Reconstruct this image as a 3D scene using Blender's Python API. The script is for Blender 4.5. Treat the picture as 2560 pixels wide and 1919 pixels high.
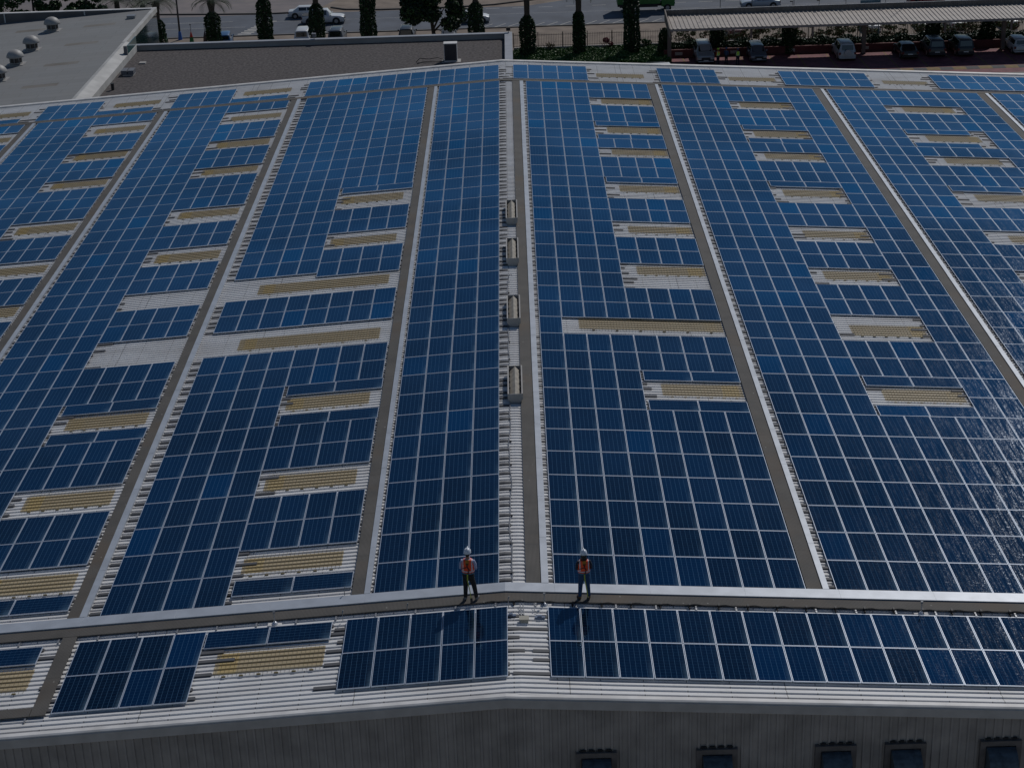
import bpy, math, random
import numpy as np
from mathutils import Vector, Matrix
random.seed(7); RNG = np.random.default_rng(7)
for o in list(bpy.data.objects): bpy.data.objects.remove(o)
C = bpy.context.scene.collection
SC = bpy.context.scene

# ------------------------------------------------------------------ camera
CAM = np.array([1.2418647, -49.5192988, 28.3006426])
RIGHT = np.array([0.99948541, -0.00643963, -0.03142364])
DOWN = np.array([-0.03140047, -0.39651688, -0.91749026])
FWD = np.array([-0.0065517, 0.91800485, -0.39651504])
FPX = 4426.1
cd = bpy.data.cameras.new('camera'); cam = bpy.data.objects.new('camera', cd); C.objects.link(cam)
cd.sensor_width = 36.0; cd.lens = FPX / 2560 * 36; cd.clip_end = 3000; cd.clip_start = 0.5
m = Matrix.Identity(4)
for i in range(3):
    m[i][0] = RIGHT[i]; m[i][1] = -DOWN[i]; m[i][2] = -FWD[i]; m[i][3] = CAM[i]
cam.matrix_world = m
SC.camera = cam

# ------------------------------------------------------------------ sky, sun, exposure
SUN_EL, SUN_AZ = 43.0, 29.0            # azimuth from +Y (away from camera) towards +X
w = bpy.data.worlds.new('World'); SC.world = w; w.use_nodes = True
nt = w.node_tree
sky = nt.nodes.new('ShaderNodeTexSky'); sky.sky_type = 'NISHITA'; sky.sun_disc = False
sky.sun_elevation = math.radians(SUN_EL); sky.sun_rotation = math.radians(SUN_AZ)
sky.air_density = 1.1; sky.dust_density = 0.05; sky.ozone_density = 4.5
bg = nt.nodes['Background']; bg.inputs['Strength'].default_value = 0.075
nt.links.new(sky.outputs[0], bg.inputs[0])
sd = bpy.data.lights.new('sun', 'SUN'); sd.energy = 4.2; sd.angle = math.radians(0.5); sd.color = (1.0, 0.97, 0.93)
so = bpy.data.objects.new('sun', sd); C.objects.link(so)
el, az = math.radians(SUN_EL), math.radians(SUN_AZ)
sdir = Vector((math.sin(az) * math.cos(el), math.cos(az) * math.cos(el), math.sin(el)))
so.rotation_euler = sdir.to_track_quat('Z', 'Y').to_euler()
so.location = (30, 60, 60)
SC.view_settings.view_transform = 'Standard'; SC.view_settings.look = 'None'
SC.view_settings.exposure = -1.08; SC.view_settings.gamma = 1.0
SC.render.engine = 'CYCLES'

# ------------------------------------------------------------------ materials
def node(nt, t, **k):
    n = nt.nodes.new(t)
    for a, b in k.items(): setattr(n, a, b)
    return n
def mat(name, col, rough=0.6, metal=0.0, var=0.0, scale=3.0, bump=0.0, bscale=20.0, spec=0.5, col2=None, coat=0.0, detail=4.0, trans=0.0):
    m = bpy.data.materials.new(name); m.use_nodes = True
    nt = m.node_tree; b = nt.nodes['Principled BSDF']
    b.inputs['Roughness'].default_value = rough; b.inputs['Metallic'].default_value = metal
    b.inputs['Specular IOR Level'].default_value = spec
    b.inputs['Coat Weight'].default_value = coat
    b.inputs['Base Color'].default_value = (*col, 1)
    tc = node(nt, 'ShaderNodeTexCoord')
    if var > 0 or col2:
        n = node(nt, 'ShaderNodeTexNoise'); n.inputs['Scale'].default_value = scale; n.inputs['Detail'].default_value = detail
        nt.links.new(tc.outputs['Object'], n.inputs['Vector'])
        mr = node(nt, 'ShaderNodeMapRange'); mr.inputs[1].default_value = 0.35; mr.inputs[2].default_value = 0.65
        nt.links.new(n.outputs['Fac'], mr.inputs[0])
        mx = node(nt, 'ShaderNodeMix', data_type='RGBA')
        mx.inputs[6].default_value = (*col, 1)
        c2 = col2 if col2 else tuple(max(0, c * (1 - var)) for c in col)
        mx.inputs[7].default_value = (*c2, 1)
        nt.links.new(mr.outputs[0], mx.inputs[0]); nt.links.new(mx.outputs[2], b.inputs['Base Color'])
    if bump > 0:
        n = node(nt, 'ShaderNodeTexNoise'); n.inputs['Scale'].default_value = bscale
        nt.links.new(tc.outputs['Object'], n.inputs['Vector'])
        bp = node(nt, 'ShaderNodeBump'); bp.inputs['Strength'].default_value = bump; bp.inputs['Distance'].default_value = 0.02
        nt.links.new(n.outputs['Fac'], bp.inputs['Height']); nt.links.new(bp.outputs[0], b.inputs['Normal'])
    return m
def mathn(nt, op, a, b=None, clamp=False):
    n = node(nt, 'ShaderNodeMath', operation=op); n.use_clamp = clamp
    for i, v in enumerate((a, b)):
        if v is None: continue
        if isinstance(v, (int, float)): n.inputs[i].default_value = v
        else: nt.links.new(v, n.inputs[i])
    return n.outputs[0]
def mixc(nt, f, a, b):
    n = node(nt, 'ShaderNodeMix', data_type='RGBA')
    if isinstance(f, (int, float)): n.inputs[0].default_value = f
    else: nt.links.new(f, n.inputs[0])
    for i, v in ((6, a), (7, b)):
        if isinstance(v, tuple): n.inputs[i].default_value = (*v, 1)
        else: nt.links.new(v, n.inputs[i])
    return n.outputs[2]

GLINT = 0.0062
def glass_mat():
    m = bpy.data.materials.new('solar_cells'); m.use_nodes = True
    nt = m.node_tree; b = nt.nodes['Principled BSDF']
    uv = node(nt, 'ShaderNodeUVMap'); uv.uv_map = 'cells'
    sp = node(nt, 'ShaderNodeSeparateXYZ'); nt.links.new(uv.outputs[0], sp.inputs[0])
    u, v = sp.outputs[0], sp.outputs[1]
    fu = mathn(nt, 'FRACT', u); fv = mathn(nt, 'FRACT', v)
    du = mathn(nt, 'MINIMUM', fu, mathn(nt, 'SUBTRACT', 1.0, fu))
    dv = mathn(nt, 'MINIMUM', fv, mathn(nt, 'SUBTRACT', 1.0, fv))
    lu = mathn(nt, 'LESS_THAN', du, 0.03); lv = mathn(nt, 'LESS_THAN', dv, 0.022)
    bus = mathn(nt, 'FRACT', mathn(nt, 'MULTIPLY', u, 4.0))
    lb = mathn(nt, 'LESS_THAN', bus, 0.06)
    at = node(nt, 'ShaderNodeAttribute'); at.attribute_name = 'tone'
    tone = at.outputs['Fac']
    cell = node(nt, 'ShaderNodeTexWhiteNoise', noise_dimensions='2D')
    fl = node(nt, 'ShaderNodeVectorMath', operation='FLOOR'); nt.links.new(uv.outputs[0], fl.inputs[0]); nt.links.new(fl.outputs[0], cell.inputs['Vector'])
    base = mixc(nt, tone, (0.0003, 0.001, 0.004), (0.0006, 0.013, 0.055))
    cv = mathn(nt, 'MULTIPLY', cell.outputs[0], 0.10)
    base = mixc(nt, cv, base, (0.002, 0.030, 0.085))
    base = mixc(nt, mathn(nt, 'MULTIPLY', lb, 0.07), base, (0.03, 0.10, 0.20))
    base = mixc(nt, mathn(nt, 'MULTIPLY', lv, 0.34), base, (0.05, 0.15, 0.28))
    base = mixc(nt, mathn(nt, 'MULTIPLY', lu, 0.42), base, (0.11, 0.24, 0.40))
    # dust gathered along the low edge and low corner of every panel, broken by noise
    tc = node(nt, 'ShaderNodeTexCoord')
    uvs = node(nt, 'ShaderNodeUVMap'); uvs.uv_map = 'edge'
    s2 = node(nt, 'ShaderNodeSeparateXYZ'); nt.links.new(uvs.outputs[0], s2.inputs[0])
    mr = node(nt, 'ShaderNodeMapRange', interpolation_type='SMOOTHSTEP'); mr.inputs[1].default_value = 0.80; mr.inputs[2].default_value = 1.02
    nt.links.new(s2.outputs[0], mr.inputs[0])
    mr2 = node(nt, 'ShaderNodeMapRange', interpolation_type='SMOOTHSTEP'); mr2.inputs[1].default_value = 0.55; mr2.inputs[2].default_value = 0.05
    nt.links.new(s2.outputs[1], mr2.inputs[0])
    no = node(nt, 'ShaderNodeTexNoise'); no.inputs['Scale'].default_value = 2.2; no.inputs['Detail'].default_value = 5.0
    nt.links.new(tc.outputs['Object'], no.inputs['Vector'])
    dust = mathn(nt, 'MULTIPLY', mathn(nt, 'MULTIPLY', mr.outputs[0], mathn(nt, 'ADD', mr2.outputs[0], 0.25)), mathn(nt, 'MULTIPLY', no.outputs['Fac'], 0.5), True)
    film = mathn(nt, 'MULTIPLY', no.outputs['Fac'], 0.006)
    base = mixc(nt, mathn(nt, 'ADD', dust, film, True), base, (0.16, 0.27, 0.36))
    # pressed glass texture; blue anti-reflective coating tints what the glass mirrors
    n2 = node(nt, 'ShaderNodeTexVoronoi', feature='SMOOTH_F1'); n2.inputs['Scale'].default_value = 18.0
    nt.links.new(tc.outputs['Object'], n2.inputs['Vector'])
    bp = node(nt, 'ShaderNodeBump'); bp.inputs['Strength'].default_value = 0.08; bp.inputs['Distance'].default_value = 0.01
    nt.links.new(n2.outputs['Distance'], bp.inputs['Height'])
    df = node(nt, 'ShaderNodeBsdfDiffuse'); nt.links.new(base, df.inputs['Color'])
    gl = node(nt, 'ShaderNodeBsdfGlossy'); gl.inputs['Color'].default_value = (0.33, 0.68, 1.0, 1); gl.inputs['Roughness'].default_value = 0.07
    nt.links.new(bp.outputs[0], gl.inputs['Normal'])
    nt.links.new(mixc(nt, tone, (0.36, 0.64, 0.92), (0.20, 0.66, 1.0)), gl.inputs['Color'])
    ge = node(nt, 'ShaderNodeNewGeometry'); nb = node(nt, 'ShaderNodeTexNoise'); nb.inputs['Scale'].default_value = 0.11; nb.inputs['Detail'].default_value = 3.0
    nt.links.new(ge.outputs['Position'], nb.inputs['Vector'])
    mrb = node(nt, 'ShaderNodeMapRange'); mrb.inputs[1].default_value = 0.3; mrb.inputs[2].default_value = 0.7; mrb.inputs[3].default_value = 0.72; mrb.inputs[4].default_value = 1.22
    nt.links.new(nb.outputs['Fac'], mrb.inputs[0])
    mps = node(nt, 'ShaderNodeMapping'); mps.inputs['Scale'].default_value = (9.0, 0.7, 1.0); nt.links.new(ge.outputs['Position'], mps.inputs[0])
    nst = node(nt, 'ShaderNodeTexNoise'); nst.inputs['Scale'].default_value = 1.0; nst.inputs['Detail'].default_value = 2.0; nt.links.new(mps.outputs[0], nst.inputs['Vector'])
    mst = node(nt, 'ShaderNodeMapRange'); mst.inputs[1].default_value = 0.42; mst.inputs[2].default_value = 0.66; nt.links.new(nst.outputs['Fac'], mst.inputs[0])
    lw = node(nt, 'ShaderNodeLayerWeight'); lw.inputs['Blend'].default_value = 0.5
    frs = mathn(nt, 'MULTIPLY', mathn(nt, 'POWER', lw.outputs['Facing'], 3.5), 1.2, True)
    ms = node(nt, 'ShaderNodeMixShader'); nt.links.new(mathn(nt, 'MULTIPLY', frs, mrb.outputs[0], True), ms.inputs[0]); nt.links.new(df.outputs[0], ms.inputs[1]); nt.links.new(gl.outputs[0], ms.inputs[2])
    # cell grain: fine facets that catch the sun only when close to its mirror direction
    wn = node(nt, 'ShaderNodeTexWhiteNoise', noise_dimensions='2D')
    sc = node(nt, 'ShaderNodeVectorMath', operation='MULTIPLY'); sc.inputs[1].default_value = (6, 6, 1); nt.links.new(uv.outputs[0], sc.inputs[0])
    fl2 = node(nt, 'ShaderNodeVectorMath', operation='FLOOR'); nt.links.new(sc.outputs[0], fl2.inputs[0]); nt.links.new(fl2.outputs[0], wn.inputs['Vector'])
    g2 = node(nt, 'ShaderNodeBsdfGlossy'); g2.inputs['Color'].default_value = (0.80, 0.88, 1.0, 1); g2.inputs['Roughness'].default_value = 0.175
    # glass facets tilted to place sun glare at the right, each a little differently
    nz = Vector((0.032, -0.208, 1.0))
    ad = node(nt, 'ShaderNodeVectorMath', operation='SUBTRACT'); nt.links.new(wn.outputs['Color'], ad.inputs[0]); ad.inputs[1].default_value = (.5, .5, .5)
    ml = node(nt, 'ShaderNodeVectorMath', operation='MULTIPLY'); nt.links.new(ad.outputs[0], ml.inputs[0]); ml.inputs[1].default_value = (.075, .075, 0)
    a2 = node(nt, 'ShaderNodeVectorMath', operation='ADD'); nt.links.new(ml.outputs[0], a2.inputs[0]); a2.inputs[1].default_value = tuple(nz)
    nn = node(nt, 'ShaderNodeVectorMath', operation='NORMALIZE'); nt.links.new(a2.outputs[0], nn.inputs[0]); nt.links.new(nn.outputs[0], g2.inputs['Normal'])
    ms2 = node(nt, 'ShaderNodeMixShader'); nt.links.new(mathn(nt, 'MULTIPLY', mathn(nt, 'MULTIPLY', mathn(nt, 'POWER', wn.outputs['Value'], 1.4), mst.outputs[0]), GLINT), ms2.inputs[0]); nt.links.new(ms.outputs[0], ms2.inputs[1]); nt.links.new(g2.outputs[0], ms2.inputs[2])
    nt.links.new(ms2.outputs[0], nt.nodes['Material Output'].inputs[0])
    nt.nodes.remove(b)
    return m
M_GLASS = glass_mat()
M_FRAME = mat('anodised_aluminium', (0.54, 0.60, 0.70), 0.4, 0.3, var=0.08, scale=4)

def roof_mat(name, col, dirt):
    m = bpy.data.materials.new(name); m.use_nodes = True
    nt = m.node_tree; b = nt.nodes['Principled BSDF']
    tc = node(nt, 'ShaderNodeTexCoord')
    n1 = node(nt, 'ShaderNodeTexNoise'); n1.inputs['Scale'].default_value = 0.35; n1.inputs['Detail'].default_value = 8
    mp = node(nt, 'ShaderNodeMapping'); mp.inputs['Scale'].default_value = (1.0, 3.0, 1.0)
    nt.links.new(tc.outputs['Object'], mp.inputs[0]); nt.links.new(mp.outputs[0], n1.inputs['Vector'])
    n2 = node(nt, 'ShaderNodeTexNoise'); n2.inputs['Scale'].default_value = 9.0; n2.inputs['Detail'].default_value = 6
    nt.links.new(tc.outputs['Object'], n2.inputs['Vector'])
    mr = node(nt, 'ShaderNodeMapRange'); mr.inputs[1].default_value = 0.42; mr.inputs[2].default_value = 0.72
    nt.links.new(n1.outputs['Fac'], mr.inputs[0])
    mr2 = node(nt, 'ShaderNodeMapRange'); mr2.inputs[1].default_value = 0.60; mr2.inputs[2].default_value = 0.75
    nt.links.new(n2.outputs['Fac'], mr2.inputs[0])
    sp = node(nt, 'ShaderNodeSeparateXYZ'); nt.links.new(tc.outputs['Object'], sp.inputs[0])
    # sheet laps every 6 m across the slope, and screws along the purlins
    fx = mathn(nt, 'FRACT', mathn(nt, 'DIVIDE', mathn(nt, 'ADD', sp.outputs[0], 400.9), 6.3))
    seam = mathn(nt, 'LESS_THAN', fx, 0.004)
    px = mathn(nt, 'FRACT', mathn(nt, 'DIVIDE', mathn(nt, 'ADD', sp.outputs[0], 400.0), 1.26))
    pyy = mathn(nt, 'FRACT', mathn(nt, 'DIVIDE', mathn(nt, 'ADD', sp.outputs[1], 400.0), 0.25))
    screw = mathn(nt, 'MULTIPLY', mathn(nt, 'LESS_THAN', px, 0.022), mathn(nt, 'LESS_THAN', mathn(nt, 'ABSOLUTE', mathn(nt, 'SUBTRACT', pyy, 0.5)), 0.06))
    c = mixc(nt, mathn(nt, 'MULTIPLY', mr.outputs[0], 0.55), col, dirt)
    c = mixc(nt, mathn(nt, 'MULTIPLY', mr2.outputs[0], 0.25), c, (0.20, 0.17, 0.14))
    c = mixc(nt, mathn(nt, 'MULTIPLY', seam, 0.75), c, (0.12, 0.11, 0.10))
    c = mixc(nt, mathn(nt, 'MULTIPLY', screw, 0.8), c, (0.08, 0.08, 0.09))
    nt.links.new(c, b.inputs['Base Color']); b.inputs['Roughness'].default_value = 0.55
    b.inputs['Specular IOR Level'].default_value = 0.35
    return m
M_ROOF = roof_mat('painted_roof_sheet', (0.73, 0.725, 0.72), (0.53, 0.505, 0.48))
M_TRIM = mat('painted_trim', (0.74, 0.72, 0.70), 0.55, var=0.25, scale=1.3, detail=8)
M_FASCIA = mat('grey_fascia', (0.52, 0.49, 0.46), 0.5, var=0.15, scale=2)
M_CLAD = mat('wall_cladding', (0.40, 0.365, 0.335), 0.55, var=0.3, scale=1.1, detail=8)
M_TRAY = mat('galvanised_tray', (0.46, 0.49, 0.54), 0.42, 0.25, var=0.16, scale=1.6, detail=6)
M_RAIL = mat('dark_rail', (0.082, 0.084, 0.094), 0.7, var=0.2, scale=3)
M_BLACK = mat('black_rubber', (0.02, 0.02, 0.022), 0.6)
M_STEEL = mat('dull_steel', (0.30, 0.31, 0.33), 0.45, 0.5, var=0.2, scale=5)
def grating_mat():
    m = bpy.data.materials.new('moulded_grating'); m.use_nodes = True
    nt = m.node_tree; b = nt.nodes['Principled BSDF']
    tc = node(nt, 'ShaderNodeTexCoord'); sp = node(nt, 'ShaderNodeSeparateXYZ'); nt.links.new(tc.outputs['Object'], sp.inputs[0])
    fx = mathn(nt, 'FRACT', mathn(nt, 'DIVIDE', mathn(nt, 'ADD', sp.outputs[0], 400.0), 0.042))
    gap = mathn(nt, 'LESS_THAN', fx, 0.42)
    n1 = node(nt, 'ShaderNodeTexNoise'); n1.inputs['Scale'].default_value = 0.9; n1.inputs['Detail'].default_value = 8
    nt.links.new(tc.outputs['Object'], n1.inputs['Vector'])
    mr = node(nt, 'ShaderNodeMapRange'); mr.inputs[1].default_value = 0.35; mr.inputs[2].default_value = 0.68
    nt.links.new(n1.outputs['Fac'], mr.inputs[0])
    fy = mathn(nt, 'FRACT', mathn(nt, 'DIVIDE', mathn(nt, 'ADD', sp.outputs[1], 400.0), 3.05))
    pid = mathn(nt, 'FLOOR', mathn(nt, 'DIVIDE', mathn(nt, 'ADD', sp.outputs[1], 400.0), 3.05))
    wn = node(nt, 'ShaderNodeTexWhiteNoise', noise_dimensions='1D'); nt.links.new(pid, wn.inputs['W'])
    seam = mathn(nt, 'LESS_THAN', fy, 0.012)
    c = mixc(nt, mr.outputs[0], (0.118, 0.108, 0.098), (0.072, 0.067, 0.062))
    c = mixc(nt, mathn(nt, 'MULTIPLY', wn.outputs[0], 0.35), c, (0.09, 0.085, 0.078))
    c = mixc(nt, mathn(nt, 'MULTIPLY', gap, 0.72), c, (0.022, 0.021, 0.02))
    c = mixc(nt, mathn(nt, 'MULTIPLY', seam, 0.6), c, (0.03, 0.03, 0.03))
    n3 = node(nt, 'ShaderNodeTexNoise'); n3.inputs['Scale'].default_value = 0.35; n3.inputs['Detail'].default_value = 3; nt.links.new(tc.outputs['Object'], n3.inputs['Vector'])
    m3 = node(nt, 'ShaderNodeMapRange'); m3.inputs[1].default_value = 0.55; m3.inputs[2].default_value = 0.7; nt.links.new(n3.outputs['Fac'], m3.inputs[0])
    c = mixc(nt, mathn(nt, 'MULTIPLY', m3.outputs[0], 0.5), c, (0.10, 0.07, 0.045))
    v3 = node(nt, 'ShaderNodeTexVoronoi'); v3.inputs['Scale'].default_value = 1.9; nt.links.new(tc.outputs['Object'], v3.inputs['Vector'])
    c = mixc(nt, mathn(nt, 'MULTIPLY', mathn(nt, 'LESS_THAN', v3.outputs['Distance'], 0.055), 0.7), c, (0.30, 0.29, 0.27))
    nt.links.new(c, b.inputs['Base Color']); b.inputs['Roughness'].default_value = 0.8
    return m
M_GRATE = grating_mat()
def skylight_mat():
    m = bpy.data.materials.new('yellowed_skylight'); m.use_nodes = True
    nt = m.node_tree; b = nt.nodes['Principled BSDF']
    tc = node(nt, 'ShaderNodeTexCoord')
    n1 = node(nt, 'ShaderNodeTexNoise'); n1.inputs['Scale'].default_value = 1.6; n1.inputs['Detail'].default_value = 6
    nt.links.new(tc.outputs['Object'], n1.inputs['Vector'])
    at = node(nt, 'ShaderNodeAttribute'); at.attribute_name = 'tone'
    mp = node(nt, 'ShaderNodeMapping'); mp.inputs['Scale'].default_value = (0.5, 4.0, 1.0); nt.links.new(tc.outputs['Object'], mp.inputs[0]); nt.links.new(mp.outputs[0], n1.inputs['Vector'])
    mr = node(nt, 'ShaderNodeMapRange'); mr.inputs[1].default_value = 0.32; mr.inputs[2].default_value = 0.68
    nt.links.new(n1.outputs['Fac'], mr.inputs[0])
    c = mixc(nt, mr.outputs[0], (0.51, 0.42, 0.275), (0.42, 0.335, 0.20))
    c = mixc(nt, at.outputs['Fac'], c, (0.55, 0.40, 0.14))
    nt.links.new(c, b.inputs['Base Color']); b.inputs['Roughness'].default_value = 0.5
    return m
M_SKYL = skylight_mat()
M_MESH = mat('safety_mesh_wire', (0.16, 0.12, 0.04), 0.6, var=0.3, scale=2)

# ------------------------------------------------------------------ mesh helpers
class MB:
    def __init__(s): s.v = []; s.f = []; s.mi = []
    def add(s, vs, fs, mi=0):
        o = len(s.v); s.v += [tuple(map(float, v)) for v in vs]
        s.f += [tuple(i + o for i in f) for f in fs]; s.mi += [mi] * len(fs)
    def quad(s, a, b, c, d, mi=0): s.add([a, b, c, d], [(0, 1, 2, 3)], mi)
    def box(s, x0, x1, y0, y1, z0, z1, mi=0, rot=None, org=None):
        vs = [(x, y, z) for z in (z0, z1) for y in (y0, y1) for x in (x0, x1)]
        if rot is not None:
            org = Vector(org or ((x0 + x1) / 2, (y0 + y1) / 2, (z0 + z1) / 2))
            vs = [tuple(rot @ (Vector(v) - org) + org) for v in vs]
        s.add(vs, [(0, 2, 3, 1), (4, 5, 7, 6), (0, 1, 5, 4), (2, 6, 7, 3), (0, 4, 6, 2), (1, 3, 7, 5)], mi)
    def prism(s, prof, axis, a0, a1, mi=0):
        # prof: list of 2D points; axis 'x' -> (y,z), 'y' -> (x,z), 'z' -> (x,y)
        n = len(prof)
        def P(p, a): return {'x': (a, p[0], p[1]), 'y': (p[0], a, p[1]), 'z': (p[0], p[1], a)}[axis]
        vs = [P(p, a0) for p in prof] + [P(p, a1) for p in prof]
        fs = [(i, (i + 1) % n, n + (i + 1) % n, n + i) for i in range(n)] + [tuple(range(n))[::-1], tuple(range(n, 2 * n))]
        s.add(vs, fs, mi)
    def tube(s, pts, rad, seg=8, mi=0, cap=True):
        pts = [Vector(p) for p in pts]
        if not isinstance(rad, (list, tuple)): rad = [rad] * len(pts)
        o = len(s.v); n = len(pts); up = Vector((0.13, 0.31, 0.94)).normalized(); prev = None
        for i, p in enumerate(pts):
            t = (pts[min(i + 1, n - 1)] - pts[max(i - 1, 0)]).normalized()
            if prev is None:
                a = t.cross(up)
                if a.length < 1e-3: a = t.cross(Vector((1, 0, 0)))
                a.normalize()
            else:
                a = (prev - t * prev.dot(t)).normalized()
            prev = a; b = t.cross(a)
            r = rad[i]; rx, ry = r if isinstance(r, tuple) else (r, r)
            for k in range(seg):
                th = 2 * math.pi * k / seg
                q = p + a * (math.cos(th) * rx) + b * (math.sin(th) * ry); s.v.append(tuple(q))
        for i in range(n - 1):
            for k in range(seg):
                s.f.append((o + i * seg + k, o + i * seg + (k + 1) % seg, o + (i + 1) * seg + (k + 1) % seg, o + (i + 1) * seg + k)); s.mi.append(mi)
        if cap:
            s.f.append(tuple(o + k for k in range(seg))[::-1]); s.mi.append(mi)
            s.f.append(tuple(o + (n - 1) * seg + k for k in range(seg))); s.mi.append(mi)
    def rings(s, rs, seg=16, mi=0, cap=True):
        # rs: (cx,cy,cz,rx,ry) horizontal ellipses
        o = len(s.v); n = len(rs)
        for cx, cy, cz, rx, ry in rs:
            for k in range(seg):
                th = 2 * math.pi * k / seg; s.v.append((cx + rx * math.cos(th), cy + ry * math.sin(th), cz))
        for i in range(n - 1):
            for k in range(seg):
                s.f.append((o + i * seg + k, o + i * seg + (k + 1) % seg, o + (i + 1) * seg + (k + 1) % seg, o + (i + 1) * seg + k)); s.mi.append(mi)
        if cap:
            s.f.append(tuple(o + k for k in range(seg))[::-1]); s.mi.append(mi)
            s.f.append(tuple(o + (n - 1) * seg + k for k in range(seg))); s.mi.append(mi)
    def ball(s, c, r, seg=12, mi=0):
        rx, ry, rz = r if isinstance(r, tuple) else (r, r, r)
        rs = []
        n = seg // 2 + 1
        for i in range(n + 1):
            t = math.pi * i / n; k = max(0.02, math.sin(t))
            rs.append((c[0], c[1], c[2] - rz * math.cos(t), rx * k, ry * k))
        s.rings(rs, seg, mi)
    def mesh(s, name, mats, smooth=False):
        me = bpy.data.meshes.new(name); me.from_pydata(s.v, [], s.f)
        for m_ in (mats if isinstance(mats, (list, tuple)) else [mats]): me.materials.append(m_)
        if any(s.mi): me.polygons.foreach_set('material_index', s.mi)
        if smooth: me.polygons.foreach_set('use_smooth', [True] * len(s.f))
        me.update(); return me
    def build(s, name, mats, parent=None, smooth=False, loc=None):
        o = bpy.data.objects.new(name, s.mesh(name, mats, smooth)); C.objects.link(o)
        if parent is not None: o.parent = parent
        if loc is not None: o.location = loc
        return o
def tag(o, label=None, cat=None, group=None, kind=None):
    if label: o['label'] = label
    if cat: o['category'] = cat
    if group: o['group'] = group
    if kind: o['kind'] = kind
    return o
def thing(name, label, cat, loc=(0, 0, 0), rz=0.0, group=None):
    o = bpy.data.objects.new(name, None); C.objects.link(o); o.location = loc; o.rotation_euler = (0, 0, rz)
    return tag(o, label, cat, group)
def part(name, mesh, parent, loc=None):
    o = bpy.data.objects.new(name, mesh); C.objects.link(o); o.parent = parent
    if loc is not None: o.location = loc
    return o
def struct(name, mb, mats, smooth=False):
    o = mb.build(name, mats, None, smooth); o['kind'] = 'structure'; return o
def copy_tree(o, parent=None):
    c = o.copy(); C.objects.link(c)
    if parent is not None: c.parent = parent
    for ch in list(o.children): copy_tree(ch, c)
    return c
S = 0.0603797; X0 = 0.45; P_ = 1.012; PY = 1.976; PW, PL = 0.992, 1.956
ORD = ['zeroth', 'first', 'second', 'third', 'fourth', 'fifth', 'sixth', 'seventh', 'eighth', 'ninth', 'tenth', 'eleventh', 'twelfth', 'thirteenth',
       'fourteenth', 'fifteenth', 'sixteenth', 'seventeenth', 'eighteenth', 'nineteenth', 'twentieth', 'twenty-first', 'twenty-second', 'twenty-third',
       'twenty-fourth', 'twenty-fifth', 'twenty-sixth', 'twenty-seventh', 'twenty-eighth', 'twenty-ninth', 'thirtieth', 'thirty-first', 'thirty-second', 'thirty-third', 'thirty-fourth']
def rz_(x, h=0.0): return -S * abs(x - X0) + h
def proj(p):
    d = np.array(p) - CAM; z = d @ FWD
    return 1280 + FPX * (d @ RIGHT) / z, 959.5 + FPX * (d @ DOWN) / z
def onroof(mb_pts, h):  # helper for slab strips following the slope
    return [(x, y, rz_(x, h)) for x, y in mb_pts]
GZ = -16.0
WX0, WX1, WY0, WY1 = -41.0, 42.0, -6.4, 73.1

# ================================================================== GROUND
def plane(name, x0, x1, y0, y1, z, m_):
    b = MB(); b.quad((x0, y0, z), (x1, y0, z), (x1, y1, z), (x0, y1, z)); return struct(name, b, m_)
M_SAND = mat('sandy_ground', (0.255, 0.205, 0.165), 0.95, scale=0.5, detail=10, col2=(0.17, 0.135, 0.11), bump=0.4, bscale=4)
M_ASPH = mat('asphalt', (0.10, 0.115, 0.145), 0.85, scale=0.35, detail=10, col2=(0.072, 0.082, 0.104), bump=0.2, bscale=30)
M_PAVE = mat('pinkish_paving', (0.21, 0.18, 0.175), 0.9, scale=0.4, detail=8, col2=(0.155, 0.14, 0.145))
M_PARK = mat('dark_red_paving', (0.20, 0.055, 0.068), 0.8, scale=1.2, detail=8, col2=(0.11, 0.028, 0.036), bump=0.3, bscale=12)
M_LINE = mat('worn_white_paint', (0.52, 0.50, 0.46), 0.8, var=0.3, scale=2)
M_YEL = mat('worn_yellow_shade_tint', (0.20, 0.12, 0.02), 0.8, var=0.35, scale=2)  # yellow darkened to stand in for shade on the hump; noise is wear
M_KERB = mat('kerb_concrete', (0.20, 0.19, 0.18), 0.9, var=0.3, scale=1)
plane('ground', -1500, 1500, -1200, 2200, GZ, M_SAND)
b = MB()
b.quad((-400, 159.3, GZ + .004), (400, 159.3, GZ + .004), (400, 171.3, GZ + .004), (-400, 171.3, GZ + .004))
b.add([(3, 171.3, GZ + .004), (400, 171.3, GZ + .004), (400, 260, GZ + .004), (40, 260, GZ + .004), (14, 178, GZ + .004)], [(0, 1, 2, 3, 4)])
struct('road', b, M_ASPH)
plane('yard', -60, 120, -60, 129.5, GZ + .004, mat('yard_concrete', (0.30, 0.28, 0.26), 0.9, var=0.2, scale=0.4))
plane('parking_lot', 17.9, 130, 129.5, 140.9, GZ + .008, M_PARK)
b = MB()   # paved forecourt beyond the far kerb, left
b.add([(-400, 171.35, GZ + .004), (-27.5, 171.35, GZ + .004), (-23.2, 173.5, GZ + .004), (-18, 190, GZ + .004), (-8, 260, GZ + .004), (-400, 260, GZ + .004)], [(0, 1, 2, 3, 4, 5)])
struct('pavement', b, M_PAVE)
def kerb(name, pts, wd=0.28, h=0.14, m_=M_KERB):
    b = MB()
    pts = [Vector((p[0], p[1], 0)) for p in pts]
    for a, c in zip(pts[:-1], pts[1:]):
        t = (c - a).normalized(); nrm = Vector((-t.y, t.x, 0)) * wd / 2
        q = [a - nrm, c - nrm, c + nrm, a + nrm]
        b.add([(p.x, p.y, GZ - .02) for p in q] + [(p.x, p.y, GZ + h) for p in q], [(0, 1, 5, 4), (1, 2, 6, 5), (2, 3, 7, 6), (3, 0, 4, 7), (4, 5, 6, 7)])
    return struct(name, b, m_)
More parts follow.
